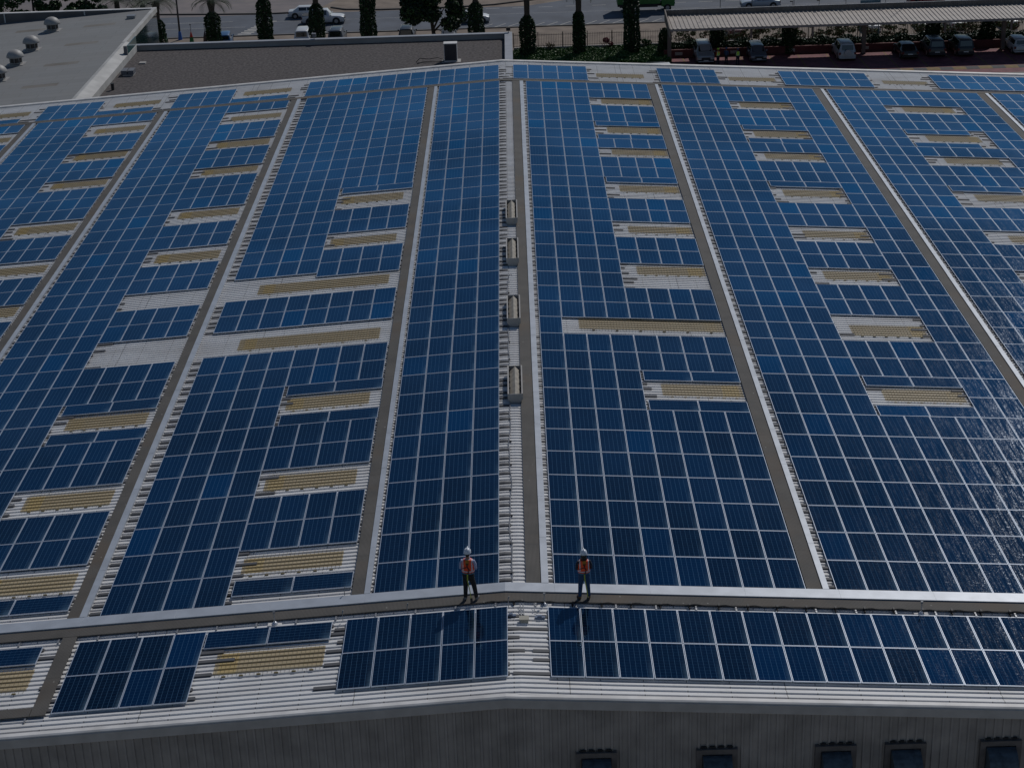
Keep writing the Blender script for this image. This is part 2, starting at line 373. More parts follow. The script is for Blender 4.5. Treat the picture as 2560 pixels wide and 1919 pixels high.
M_KD = mat('dark_kerb', (0.07, 0.065, 0.062), 0.9)
kerb('kerb', [(-300, 173.6), (-60, 173.4), (-43, 173.2), (-36, 172.2), (-29, 171.5), (-26.5, 171.7), (-25.2, 173.0), (-24.6, 174.6)], .3, .15, M_KD)
kerb('kerb', [(-21.5, 174.2), (-19.6, 172.6), (-15, 171.8), (-6, 171.8), (-1, 172.6), (2.5, 174.2), (7.5, 176.6), (13, 180), (25, 190)], .3, .15, M_KD)
kerb('kerb', [(-300, 159.15), (14, 158.95), (20, 159.0)], .22, .12)
# road paint
b = MB()
def strip(x0, y0, x1, y1, wd, z=GZ + .008):
    a, c = Vector((x0, y0, 0)), Vector((x1, y1, 0)); t = (c - a).normalized(); n_ = Vector((-t.y, t.x, 0)) * wd / 2
    b.quad(*[(p.x, p.y, z) for p in (a - n_, c - n_, c + n_, a + n_)])
for i in range(22): strip(-4 + i * 1.55, 159.5, -4 + i * 1.55 + 1.35, 161.3, .12)
for i in range(40): strip(-2 + i * 3.3, 170.4, -2 + i * 3.3 + 1.7, 170.45, .12)
for i in range(40): strip(14 + i * 3.3, 174.0, 14 + i * 3.3 + 1.7, 174.05, .12)
for i in range(9): strip(-31.4 + i * .28, 160.2 + i * .85, -29.8 + i * .28, 160.2 + i * .85, .42)
strip(-60, 167.6, -33, 167.6, .10); strip(-60, 164.2, -31, 164.2, .08); strip(-29, 166.8, 60, 167.0, .06); strip(30, 178, 33, 171.6, .12)
struct('road_markings', b, M_LINE)
b = MB()
for i in range(-2, 24): strip(25.9 + i * 3.1, 132.7, 25.9 + i * 3.1 - .12, 140.6, .13, GZ + .012)
struct('parking_markings', b, M_YEL)
b = MB()   # painted hump along the near edge of the bays
for i in range(60):
    x0 = 36 + i * 1.35
    b.prism([(131.3, GZ + .012), (131.6, GZ + .07), (132.3, GZ + .07), (132.6, GZ + .012)], 'x', x0, x0 + 1.35, i % 2)
tag(b.build('speed_hump', [M_YEL, mat('black_paint', (0.03, 0.03, 0.035), 0.8)]), 'low yellow and black striped speed hump beside the shaded parking bays', 'speed hump')

# ================================================================== WAREHOUSE
ware = thing('warehouse_building', 'large white ribbed metal warehouse roof carrying the solar panels', 'warehouse')
def ribbed(x_st, y0, y1, h, m_, name, parent, cut=None, pitch=0.25, tone=None):
    ys, hs = [], []
    y = y0
    k0 = math.floor(y0 / pitch); k1 = math.ceil(y1 / pitch)
    for k in range(k0, k1 + 1):
        b0 = k * pitch
        for dy, dh in ((0.0, -.042), (0.120, -.042), (0.134, 0.0), (0.222, 0.0), (0.240, -.042)):
            yy = b0 + dy
            if y0 <= yy <= y1: ys.append(yy); hs.append(dh)
    me_v, me_f, tn = [], [], []
    nx = len(x_st)
    for yy, dh in zip(ys, hs):
        for x in x_st: me_v.append((x, yy, (0.0 if X0 <= x <= X0 + .43 else rz_(x)) + h + dh))
    for j in range(len(ys) - 1):
        for i in range(nx - 1):
            a = j * nx + i; me_f.append((a, a + 1, a + nx + 1, a + nx))
            if tone: tn.append(tone(0.5 * (x_st[i] + x_st[i + 1]), 0.5 * (ys[j] + ys[j + 1])))
    me = bpy.data.meshes.new(name); me.from_pydata(me_v, [], me_f); me.materials.append(m_)
    if tone:
        at = me.attributes.new('tone', 'FLOAT', 'FACE'); at.data.foreach_set('value', tn)
    me.update()
    return part(name, me, parent)
ROOFH = -0.095
ribbed([WX0, X0, X0 + .43, 3.5, WX1], WY0 + .10, WY1 - .05, ROOFH, M_ROOF, 'roof_sheet', ware)
# near verge flashing and fascia, far flashing
for (xa, xb, hh) in ((WX0, X0, 0), (X0, WX1, 0)):
    b = MB()
    pr = [(WY0 + .20, -.10), (WY0 + .17, -.075), (WY0 + .02, -.080), (WY0 - .03, -.11), (WY0 - .03, -.14), (WY0 + .18, -.15)]
    n = len(pr)
    vs = [(x, p[0], rz_(x) + p[1]) for x in (xa, xb) for p in pr]
    b.add(vs, [(i, (i + 1) % n, n + (i + 1) % n, n + i) for i in range(n)])
    b.build('verge_flashing', M_TRIM, ware)
    b = MB()
    pr = [(WY0 - .012, -.135), (WY0 - .05, -.16), (WY0 - .05, -.45), (WY0 - .01, -.47)]
    vs = [(x, p[0], rz_(x) + p[1]) for x in (xa, xb) for p in pr]
    b.add(vs, [(i, i + 1, 5 + i, 4 + i) for i in range(3)])
    b.build('fascia', M_FASCIA, ware)
    b = MB()
    pr = [(WY1 - .10, -.10), (WY1 - .10, -.01), (WY1 + .12, .02), (WY1 + .14, -.35), (WY1 + .0, -.35)]
    n = len(pr)
    vs = [(x, p[0], rz_(x) + p[1]) for x in (xa, xb) for p in pr]
    b.add(vs, [(i, (i + 1) % n, n + (i + 1) % n, n + i) for i in range(n)])
    b.build('far_flashing', M_TRIM, ware)
# front wall of vertical cladding
b = MB()
px = []
x = WX0
while x < WX1:
    for dx, dy in ((0, 0), (.165, 0), (.180, -.045), (.238, -.045)): px.append((x + dx, dy))
    x += .253
n = len(px)
for i in range(n - 1):
    (xa, ya), (xb, yb) = px[i], px[i + 1]
    b.quad((xa, WY0 + .05 + ya, GZ), (xb, WY0 + .05 + yb, GZ), (xb, WY0 + .05 + yb, rz_(xb) - .2), (xa, WY0 + .05 + ya, rz_(xa) - .2))
b.build('front_wall', M_CLAD, ware)
b = MB()
b.box(WX0 - .05, WX0, WY0 + .05, WY1, GZ, rz_(WX0) - .12); b.box(WX1, WX1 + .05, WY0 + .05, WY1, GZ, rz_(WX1) - .12)
b.add([(WX0, WY1 + .01, GZ), (WX1, WY1 + .01, GZ), (WX1, WY1 + .01, rz_(WX1) - .15), (X0, WY1 + .01, -.15), (WX0, WY1 + .01, rz_(WX0) - .15)], [(4, 3, 2, 1, 0)])
b.build('side_wall', M_CLAD, ware)
# fan hoods on the front wall
M_HOOD = mat('weathered_blue_hood', (0.085, 0.115, 0.14), 0.45, var=0.5, scale=6, detail=8)
for hx in (3.02, 6.54, 10.0, 12.03, 14.8):
    fr = MB(); y = WY0
    fr.box(hx - .60, hx - .44, y - .10, y + .04, -3.6, -2.06); fr.box(hx + .44, hx + .60, y - .10, y + .04, -3.6, -2.06)
    fr.box(hx - .44, hx + .44, y - .10, y + .04, -2.22, -2.06)
    f = fr.build('hood_surround', mat('hood_surround_metal', (0.17, 0.15, 0.14), 0.6, var=0.3, scale=3) if hx < 4 else bpy.data.materials['hood_surround_metal'], ware)
    hb = MB(); prof = []
    for t in range(9):
        a = math.pi / 2 * t / 8; prof.append((y - .10 - .62 * math.sin(a), -2.26 - .75 * (1 - math.cos(a))))
    prof += [(y - .72, -3.35), (y - .10, -3.35)]
    hb.prism(prof, 'x', hx - .42, hx + .42)
    hb.build('exhaust_hood', M_HOOD, ware)
    sl = MB()
    for k in range(4): sl.box(hx - .46 + k * .253, hx - .29 + k * .253, y - .035, y + .03, -2.035, -2.0)
    sl.build('louvre_slot', M_BLACK, ware)

# ---- skylights
BAY = {'L5': -31.76031, 'L4': -22.81386, 'L3': -13.85032, 'L2': -4.57167, 'L1': 0.26386, 'R1': 2.01423, 'R2': 11.08182, 'R3': 22.14696, 'R4': 33.22624}
def ry(r): return (34 - r) * PY
wire_cache = {}
def skylight(x0, x1, y0, y1, yel):
    sgn = -1 if x1 < X0 else 1
    def tone(x, y):
        t = 0.0
        d = (x - x0) if sgn < 0 else (x1 - x)
        if yel and .18 < d < .75: t = 0.75 * yel
        return t
    n = 24
    xs = [x0 + (x1 - x0) * i / n for i in range(n + 1)]
    s = ribbed(xs, y0, y1, ROOFH + .006, M_SKYL, 'skylight', ware, tone=tone)
    # wire mesh fixed over it
    b = MB(); z = .018
    a0, a1 = x0 + .1, x1 - .05; c0, c1 = y0 - .16, y1 + .06
    nx_ = int((a1 - a0) / .13); ny_ = int((c1 - c0) / .13)
    for i in range(nx_ + 1):
        xx = a0 + (a1 - a0) * i / nx_; b.box(xx - .0032, xx + .0032, c0, c1, rz_(xx, ROOFH + z), rz_(xx, ROOFH + z + .007))
    for j in range(ny_ + 1):
        yy = c0 + (c1 - c0) * j / ny_
        b.add([(a0, yy - .0032, rz_(a0, ROOFH + z + .0075)), (a1, yy - .0032, rz_(a1, ROOFH + z + .0075)), (a1, yy + .0032, rz_(a1, ROOFH + z + .0075)), (a0, yy + .0032, rz_(a0, ROOFH + z + .0075))], [(0, 1, 2, 3)])
    for k in range(6):
        xx = a0 + (a1 - a0) * (k + .5) / 6
        b.box(xx - .06, xx + .06, c0 - .015, c0 + .035, rz_(xx, ROOFH), rz_(xx, ROOFH + z + .015))
    b.build('safety_mesh', M_MESH, s)
SK = [1.95, 5.5, 8.0, 11.65, 15.22, 18.33, None, 25.56]
for bay, k0, k1 in (('R1', 4.75, 7.97), ('R2', 4.65, 7.9), ('R3', 4.17, 7.42), ('R4', 4.2, 7.4)):
    for r in SK + ([] if bay == 'R1' else [21.95]):
        if r is None or (bay in ('R3', 'R4') and r > 20) or (bay == 'R4' and r > 3): continue
        skylight(BAY[bay] + k0 * P_, BAY[bay] + k1 * P_, ry(r + .62), ry(r), .9 if random.random() < .75 else .3)
skylight(BAY['R1'] + 1.72 * P_, BAY['R1'] + 7.97 * P_, ry(22.6), ry(21.95), .25)
for r in (11.72, 15.32, 25.55, 29.15, 32.3): skylight(BAY['L2'] - 3.78 * P_, BAY['L2'] - .43 * P_, ry(r + .62), ry(r), .6)
for r in (18.45, 21.98): skylight(BAY['L2'] - 6.65 * P_, BAY['L2'] - .45 * P_, ry(r + .65), ry(r), .7)
for bay, rs in (('L3', (1.42, 4.6, 7.62, 11.78, 15.38, 25.6, 29.15, 32.35)), ('L4', (1.42, 4.55, 7.62, 11.85, 15.3, 18.4, 21.95)), ('L5', (1.42, 4.55))):
    for r in rs: skylight(BAY[bay] - 3.48 * P_, BAY[bay] - .2 * P_, ry(r + .62), ry(r), .8 if random.random() < .7 else .2)
for x0, x1, y0 in ((-35.5, -32.3, 70.0), (-26.4, -23.2, 70.0), (-17.4, -14.1, 70.0), (6.85, 10.1, 69.25), (15.9, 19.1, 69.3), (26.5, 29.6, 69.4)): skylight(x0, x1, y0, y0 + 1.05, .3)
skylight(-8.42, -5.08, -3.95, -2.75, .8); skylight(-17.6, -14.1, -3.95, -2.75, .5)

# ================================================================== SOLAR PANELS
panels = []      # (x, y, landscape, label)
BN = {'R1': 'first bay right of ridge', 'R2': 'second bay right of ridge', 'R3': 'third bay right of ridge', 'R4': 'fourth bay right of ridge',
      'L1': 'narrow bay left of ridge', 'L2': 'second bay left of ridge', 'L3': 'third bay left of ridge', 'L4': 'fourth bay left of ridge', 'L5': 'fifth bay left of ridge'}
runs = []        # (bay, xa, xb, y_low, y_high) for rails
def Pb(bay, k0, k1, r0, n, last=None):
    off = BAY[bay]
    for j in range(n):
        r = r0 + j
        for k in range(k0, k1):
            col = (k + 1) if bay[0] == 'R' else -k
            rown = max(1, round(34 - r))
            panels.append((off + (k + .5) * P_, ry(r + .5), 0, 'solar panel, %s, %s row behind cross walkway, %s column' % (BN[bay], ORD[min(34, rown)], ORD[col])))
        runs.append((bay, off + k0 * P_, off + k1 * P_, ry(r + 1), ry(r)))
def Lb(bay, k0, r, nm):
    # a pair of sideways panels, four columns wide
    off = BAY[bay]
    xr = off + (k0 + 4) * P_ - .01
    if bay[0] == 'L': xr = off + (k0 + 4) * P_ + .03
    for q in range(2):
        xc = xr - PL / 2 - q * PY
        side = 'right' if q == 0 else 'left'
        panels.append((xc, ry(r) - .5, 1, 'sideways solar panel, %s, %s, %s one of pair' % (BN[bay], nm, side)))
    runs.append((bay, xr - 2 * PY, xr, ry(r + .5), ry(r)))
Pb('L1', -4, 0, 0, 34)
Pb('R1', 0, 4, 0, 34)
panels[:] = [p for p in panels if not (BAY['R1'] + P_ < p[0] < BAY['R1'] + 4 * P_ and ry(23) < p[1] < ry(22))]
runs[:] = [r for r in runs if not (r[0] == 'R1' and abs(r[4] - ry(22)) < .01)]
for (r0, n) in ((0, 2), (3, 2), (7, 1), (9, 2), (13, 2), (16.28, 2), (20, 2), (23, 2), (27, 7)): Pb('R1', 4, 8, r0, n)
for bay, k0 in (('R1', 4), ('R2', 4), ('R3', 3)):
    for r, nm in ((5, 'behind farthest mesh strips'), (6.5, 'between two far skylights'), (11, 'behind mid skylight'), (25, 'behind nearest skylight'), (26.5, 'before nearest skylight')): Lb(bay, k0, r, nm)
Pb('R2', 0, 4, 0, 34); Pb('R2', 8, 10, 0, 34)
for (r0, n) in ((0, 2), (3, 2), (7, 1), (9, 2), (13, 2), (16.25, 2), (19.43, 2), (23, 2), (27, 7)): Pb('R2', 4, 8, r0, n)
Pb('R3', 0, 3, 0, 34); Pb('R3', 8, 10, 0, 34)
for (r0, n) in ((0, 2), (3, 2), (7, 1), (9, 2), (13, 2), (16.1, 2), (19.43, 2), (23, 2), (27, 7)): Pb('R3', 3, 8, r0, n)
Pb('R4', 0, 8, 0, 34)
Pb('L2', -8, -4, 0, 18); Pb('L2', -8, -4, 19.52, 2); Pb('L2', -8, -4, 23, 11)
for (r0, n) in ((0, 11), (13, 2), (16.29, 2), (19.52, 2), (23, 2), (27, 2), (30.15, 2)): Pb('L2', -4, 0, r0, n)
Lb('L2', -4, 11, 'behind mid skylight'); Lb('L2', -4, 25, 'behind third nearest skylight'); Lb('L2', -4, 26.5, 'before third nearest skylight'); Lb('L2', -4, 33.2, 'beside cross walkway')
for bay in ('L3', 'L4', 'L5'):
    Pb(bay, -8, -4, 0, 34)
    for (r0, n) in ((0.03, 1), (2.55, 2), (5.58, 2), (8.62, 3), (13.05, 2), (16.38, 2), (19.52, 2), (23.04, 2), (27.02, 2), (30.15, 2)): Pb(bay, -4, 0, r0, n)
    Lb(bay, -4, 25.04, 'behind third nearest skylight'); Lb(bay, -4, 26.5, 'before third nearest skylight'); Lb(bay, -4, 33.2, 'beside cross walkway')
# strips in front of and beyond the cross walkways
def strip_block(name, xs, dirn, n, ytop, lab):
    for j in range(2):
        for k in range(n):
            x = xs + dirn * (k + .5) * P_
            panels.append((x, ytop - (j + .5) * PY, 0, 'solar panel in %s, %s row, %s from the %s end' % (lab, 'upper' if j == 0 else 'lower', ORD[k + 1], 'ridge')))
        a, c = sorted((xs, xs + dirn * n * P_)); runs.append((name, a, c, ytop - (j + 1) * PY, ytop - j * PY))
def strip_pair(name, xr, ytop, lab):
    for q in range(2):
        panels.append((xr - PL / 2 - q * PY, ytop - .5, 1, 'sideways solar panel in %s, %s one of pair' % (lab, 'right' if q == 0 else 'left')))
    runs.append((name, xr - 2 * PY, xr, ytop - 1, ytop))
strip_block('NS', 1.77, 1, 16, -1.46, 'front strip right of ridge')
strip_block('NS', .53, -1, 5, -1.48, 'front strip block left of ridge')
strip_pair('NS', -4.97, -1.53, 'front strip behind skylight')
strip_block('NS', -8.94, -1, 4, -1.5, 'outer left block of front strip')
strip_pair('NS', -14.12, -1.58, 'front strip at far left')
strip_block('FS', .22, -1, 13, 71.76, 'back strip long block left of ridge')
strip_block('FS', -18.02, -1, 4, 71.76, 'back strip second left block')
strip_block('FS', -27.27, -1, 4, 71.76, 'back strip third left block')
strip_pair('FS', -14.08, 68.85, 'back strip first pair'); strip_pair('FS', -23.33, 68.85, 'back strip second pair'); strip_pair('FS', -32.5, 68.85, 'back strip third pair')
strip_block('FS', 1.19, 1, 5, 71.85, 'back strip block right of ridge')
strip_block('FS', 11.1, 1, 4, 71.9, 'back strip second right block')
strip_block('FS', 19.55, 1, 6, 72.05, 'back strip third right block')
strip_block('FS', 30.05, 1, 8, 72.1, 'back strip fourth right block')

NV = 10
def frame_geo(land):
    a, c = (PL / 2, PW / 2) if land else (PW / 2, PL / 2)
    t = .016; b = MB()
    b.box(-a, a, -c, -c + t, -.04, 0); b.box(-a, a, c - t, c, -.04, 0)
    b.box(-a, -a + t, -c + t, c - t, -.04, -.0005); b.box(a - t, a, -c + t, c - t, -.04, -.0005)
    return b
def glass_geo(land):
    a, c = (PL / 2, PW / 2) if land else (PW / 2, PL / 2)
    e = .015
    vs = [(-a + e, -c + e, -.004), (a - e, -c + e, -.004), (a - e, c - e, -.004), (-a + e, c - e, -.004)]
    uv = [(0.0, 0), (6, 0), (6, 12), (0, 12)] if not land else [(0, 0), (0, 12), (6, 12), (6, 0)]
    return vs, uv
def glass_mesh(name, vs, fs, uvs, edge, tones):
    me = bpy.data.meshes.new(name); me.from_pydata(vs, [], fs); me.materials.append(M_GLASS)
    u = me.uv_layers.new(name='cells'); u.data.foreach_set('uv', np.array(uvs, dtype=float).ravel())
    u = me.uv_layers.new(name='edge'); u.data.foreach_set('uv', np.array(edge, dtype=float).ravel())
    at = me.attributes.new('tone', 'FLOAT', 'FACE'); at.data.foreach_set('value', tones)
    me.update(); return me
EDGE = [(0, 0), (1, 0), (1, 1), (0, 1)]
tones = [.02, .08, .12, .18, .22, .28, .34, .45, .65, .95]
FM = {l: frame_geo(l).mesh('frame', M_FRAME) for l in (0, 1)}
GM = {}
for l in (0, 1):
    vs, uv = glass_geo(l)
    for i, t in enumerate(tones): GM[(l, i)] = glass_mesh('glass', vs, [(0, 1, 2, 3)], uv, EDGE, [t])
def tone_ix():
    r = random.random()
    return random.choice([0, 1, 2, 3, 4, 5, 6]) if r < .86 else random.choice([7, 7, 8, 9])
ranked = []
for i, (x, y, l, lab) in enumerate(panels):
    z = rz_(x); u, v = proj((x, y, z)); d = np.linalg.norm(np.array((x, y, z)) - CAM)
    inside = -10 < u < 2570 and -10 < v < 1929
    ranked.append((0 if inside else 1, d * (1.0 + .0), i))
ranked.sort(); near = set(i for a, d, i in ranked[:300])
seen_lab = set()
fv, ff, gv, gf, gu, ge, gt = [], [], [], [], [], [], []
fb = {l: frame_geo(l) for l in (0, 1)}
for i, (x, y, l, lab) in enumerate(panels):
    sgn = 1 if x > X0 else -1
    tilt = Matrix.Rotation(sgn * math.atan(S) + random.gauss(0, .0022), 4, 'Y') @ Matrix.Rotation(random.gauss(0, .0022), 4, 'X')
    ti = tone_ix()
    if y < 0 and x > 7 and random.random() < .6: ti = random.choice([7, 8, 8, 9])  # bluer tones paint a view-dependent reflection onto the front-right panels
    if i in near:
        assert lab not in seen_lab, lab
        seen_lab.add(lab)
        assert 4 <= len(lab.split()) <= 16, lab
        o = thing('solar_panel', lab, 'solar panel', (x, y, rz_(x)), 0, 'framed blue solar panels laid in rows on the roof')
        o.rotation_euler = tilt.to_euler()
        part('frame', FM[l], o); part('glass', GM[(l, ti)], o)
    else:
        T = Matrix.Translation((x, y, rz_(x))) @ tilt
        k = len(fv); b = fb[l]
        fv += [tuple(T @ Vector(v)) for v in b.v]; ff += [tuple(j + k for j in f) for f in b.f]
        vs, uv = glass_geo(l); k = len(gv)
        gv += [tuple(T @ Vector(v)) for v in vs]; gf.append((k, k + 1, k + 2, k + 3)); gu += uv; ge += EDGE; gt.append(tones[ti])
b = MB(); b.v = fv; b.f = ff; b.mi = [0] * len(ff)
far_arr = tag(bpy.data.objects.new('solar_panels', None), 'mass of distant blue solar panels covering the far part of the roof', 'solar panels', kind='stuff'); C.objects.link(far_arr)
o = b.build('frames', M_FRAME, far_arr); o['kind'] = 'stuff'
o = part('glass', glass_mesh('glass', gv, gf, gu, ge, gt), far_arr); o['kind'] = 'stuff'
print('panels', len(panels), 'far', len(gf))

# ---- mounting rails, seen as dark ends in the gaps
LIM = {'L1': (-3.85, .66), 'R1': (1.80, 10.12), 'R2': (10.86, 21.2), 'R3': (21.95, 32.3), 'R4': (33.05, 41.5), 'L2': (-13.05, -4.5), 'L3': (-22.1, -13.75), 'L4': (-31.0, -22.75), 'L5': (-40.5, -31.75)}
rails = {}
for bay, xa, xb, yl, yh in runs:
    half = (yh - yl) < 1.2
    for fr in ((.3, .8) if half else (.10, .44, .76)):
        y = yl + (yh - yl) * fr
        y = round((y - .064) / .25) * .25 + .064       # rails sit in the pans between ribs
        ea, eb = (random.choice([.2, .35, .5, .7] + ([1.1, 1.2] if bay == 'NS' else [])) if random.random() < .7 else .04 for _ in range(2))
        a, c = xa - ea, xb + eb
        if bay in LIM:
            lo, hi = LIM[bay]
            if a < lo or abs(xa - BAY[bay] - (0 if bay[0] == 'R' else -8.096 if bay != 'L1' else -4.048)) < .2: a = lo
            if c > hi: c = hi
            if bay == 'L1': c = xb + .40
        rails.setdefault(bay, []).append((a, c, y))
RLAB = {'NS': 'dark mounting rails under the front panel strip', 'FS': 'dark mounting rails under the back panel strip'}
for bay, L in rails.items():
    par = thing('mounting_rails', RLAB.get(bay) or 'dark mounting rails under panels of the %s' % BN[bay], 'mounting rails', group='dark mounting rails poking out from under the panels')
    L.sort(key=lambda t: t[2]); stuff = MB()
    for i, (a, c, y) in enumerate(L):
        b = MB() if i < 100 else stuff
        segs = [(a, c)] if (c < X0 or a > X0) else [(a, X0), (X0, c)]
        for (p, q) in segs:
            vs = [(xx, y + dy, rz_(xx) + h) for xx in (p, q) for dy, h in ((-.075, -.134), (.075, -.134), (.075, -.048), (-.075, -.048))]
            b.add(vs, [(0, 1, 5, 4), (1, 2, 6, 5), (2, 3, 7, 6), (3, 0, 4, 7), (0, 3, 2, 1), (4, 5, 6, 7)])
        if i < 100: b.build('mounting_rail', M_RAIL, par)
    if stuff.v:
        o = stuff.build('mounting_rail', M_RAIL, par); o['kind'] = 'stuff'

# ================================================================== WALKWAYS AND TRAYS
def slab(b, x0, x1, y0, y1, h0, h1, mi=0):
    xs = [x0, x1] if (x1 <= X0 or x0 >= X0) else [x0, X0, x1]
    for a, c in zip(xs[:-1], xs[1:]):
        vs = [(x, y, rz_(x) + h) for h in (h0, h1) for y in (y0, y1) for x in (a, c)]
        b.add(vs, [(0, 2, 3, 1), (4, 5, 7, 6), (0, 1, 5, 4), (2, 6, 7, 3), (0, 4, 6, 2), (1, 3, 7, 5)], mi)
def walkway(label, x0, x1, y0, y1, brackets='y', h=-.012):
    t = thing('walkway', label, 'walkway', group='brown grey grating walkways on the roof')
    b = MB(); slab(b, x0, x1, y0, y1, h - .035, h); b.build('grating', M_GRATE, t)
    if brackets == 'y':
        y = y0 + .4
        while y < y1: b = MB(); slab(b, x0 - .02, x1 + .02, y, y + .05, -.1, h - .036); b.build('support', M_STEEL, t); y += 1.5
    else:
        x = x0 + .3
        while x < x1: b = MB(); slab(b, x, x + .05, y0 - .24, y1 - .02, -.1, h - .036); b.build('support', M_STEEL, t); x += 1.26
    return t
def tray(label, x0, x1, y0, y1, h0=-.085, h1=.03):
    t = thing('cable_tray', label, 'cable tray', group='pale covered cable trays beside the walkways')
    b = MB(); slab(b, x0, x1, y0, y1, h0, h1 - .004); b.build('tray_side', M_TRAY, t)
    alongy = (y1 - y0) > (x1 - x0)
    L_ = (y1 - y0) if alongy else (x1 - x0); n = max(1, int(L_ / 3.02)); 
    for i in range(n):
        b = MB(); e = random.uniform(-.004, .004)
        if alongy: slab(b, x0 - .006 + e, x1 + .006 + e, y0 + L_ * i / n + .006, y0 + L_ * (i + 1) / n - .006, h1 - .0035, h1 + random.uniform(0, .003))
        else: slab(b, x0 + L_ * i / n + .006, x0 + L_ * (i + 1) / n - .006, y0 - .006 + e, y1 + .006 + e, h1 - .0035, h1 + random.uniform(0, .003))
        b.build('cover', M_TRAY, t)
for lab, g0, g1, t0, t1 in (('along the ridge', 1.12, 1.60, 1.62, 1.84), ('between first and second bays right of ridge', 10.14, 10.64, 10.65, 10.84),
                            ('between second and third bays right of ridge', 21.23, 21.73, 21.74, 21.93), ('between third and fourth bays right of ridge', 32.30, 32.80, 32.81, 33.0),
                            ('between narrow bay and second bay left of ridge', -4.50, -4.09, -4.08, -3.90), ('between second and third bays left of ridge', -13.74, -13.32, -13.31, -13.09),
                            ('between third and fourth bays left of ridge', -22.74, -22.31, -22.30, -22.10), ('between fourth and fifth bays left of ridge', -31.70, -31.26, -31.25, -31.05)):
    walkway('long grating walkway ' + lab, g0, g1, 0.03, 67.15)
    tray('long pale cable tray ' + lab, t0, t1, 0.0, 67.1)
walkway('near cross walkway in front of the bays, crossed by a cable', WX0 + .5, WX1 - .5, -1.10, -.60, 'x')
tray('wide pale tray on the near cross walkway', WX0 + .5, WX1 - .5, -.56, -.02)
walkway('far cross walkway before the back panel strip', WX0 + .5, WX1 - .5, 67.22, 67.72, 'x')
walkway('short grating walkway left of the outer front block', -13.60, -13.14, -5.5, -1.12)
walkway('lower cross grating at the front left corner', WX0 + .5, -13.62, -5.5, -5.04, 'x')

# ---- black cable with clips along the near walkway
cab = thing('power_cable', 'black cable sagging between clips along the near walkway right of ridge', 'cable')
pts = []
x = -.2
while x < 24:
    ph = (x % .92) / .92
    pts.append((x, -1.14 - .035 * math.sin(ph * math.pi) + .01 * math.sin(x * 3.1), rz_(x) + .035 - .04 * math.sin(ph * math.pi))); x += .115
b = MB(); b.tube(pts, .014, 6); b.build('cable', M_BLACK, cab, True)
x = .72
while x < 23.5:
    b = MB(); b.box(x - .03, x + .03, -1.22, -1.10, rz_(x) - .09, rz_(x) + .055); b.box(x - .015, x + .015, -1.30, -1.22, rz_(x) - .09, rz_(x) - .01)
    b.build('clip', M_BLACK, cab); x += .92
# ---- ridge conduit
con = thing('conduit', 'thin grey cable wandering along the ridge beside the vents', 'cable')
pts = []
y = -.05
while y < 28.4:
    pts.append((.66 + .035 * math.sin(y * 1.1) * (1 if y < 13 else .3) + .02 * math.sin(y * 2.7 + 1), y, -.055 + .012 * math.sin(y * 5))); y += .2
pts += [(.69, 28.5, .05), (.72, 28.5, .16), (.80, 28.45, .20), (.86, 28.4, .13)]
b = MB(); b.tube(pts, .017, 6); b.build('cable', mat('grey_cable', (0.16, 0.17, 0.20), 0.5), con, True)
for k in range(14):
    b = MB(); y = .7 + k * 2.0; b.box(.64, .72, y, y + .04, -.12, -.03); b.build('clip', M_BLACK, con)
# ---- ridge vents
M_VENT = mat('vent_sheet', (0.40, 0.38, 0.36), 0.5, var=0.2, scale=2)
M_VIN = mat('vent_inside', (0.38, 0.35, 0.30), 0.7, var=0.3, scale=4)
VN = ['nearest', 'second nearest', 'second farthest', 'farthest']
for i, (y0, y1) in enumerate(((14.3, 17.2), (22.5, 25.4), (30.4, 33.45), (36.6, 39.65))):
    v = thing('ridge_vent', '%s of the four long pale vents on the ridge' % VN[i], 'roof vent', (.9, y0, -.035), 0, 'long pale ridge vents')
    L_ = y1 - y0; b = MB()
    for yy in (0, L_):   # end plates
        b.prism([(-.17, -.06), (.17, -.06), (.30, .12), (.30, .34), (-.30, .34), (-.30, .12)], 'y', yy - (.0 if yy == 0 else .02), yy + (.02 if yy == 0 else 0))
    b.build('end_plate', M_VENT, v)
    b = MB()
    for sx in (-1, 1):
        b.box(*sorted((sx * .30, sx * .245)), .02, L_ - .02, .10, .345)
        b.add([(sx * .17, .02, -.06), (sx * .17, L_ - .02, -.06), (sx * .30, L_ - .02, .12), (sx * .30, .02, .12)], [(0, 1, 2, 3)])
    b.build('side_plate', M_VENT, v)
    b = MB(); b.prism([(-.235, .10), (-.20, .16), (0, .325), (.20, .16), (.235, .10)], 'y', .03, L_ - .03); b.build('inner_ridge', M_VIN, v)
    for k in range(5):
        for sx in (-1, 1):
            b = MB(); b.box(*sorted((sx * .19, sx * .245)), .2 + k * (L_ - .5) / 4, .25 + k * (L_ - .5) / 4, .2, .30); b.build('stay', M_BLACK, v)
# ---- safety anchors and small fittings along the near walkway
M_CONE = mat('bright_cone', (0.62, 0.64, 0.68), 0.3, 0.3)
for x, y, lab in ((-6.83, -1.24, 'steel anchor post with white cone behind the sideways front panels'), (1.68, -1.22, 'steel anchor post with white cone near the ridge junction box'), (13.54, -1.24, 'steel anchor post with white cone at the far right of the front strip')):
    a = thing('anchor_post', lab, 'anchor', (x, y, rz_(x, -.095)), 0, 'steel safety anchor posts')
    b = MB(); b.rings([(0, 0, 0, .11, .11), (0, 0, .03, .10, .10), (0, 0, .10, .035, .035)], 14); b.build('cone', M_CONE, a, True)
    b = MB(); b.box(-.22, .22, -.10, .08, 0, .012); b.build('base_plate', M_TRIM, a)
    b = MB(); b.tube([(0, 0, .08), (0, 0, .40)], .017, 8); b.box(-.035, .035, -.02, .02, .40, .46); b.build('post', M_STEEL, a)
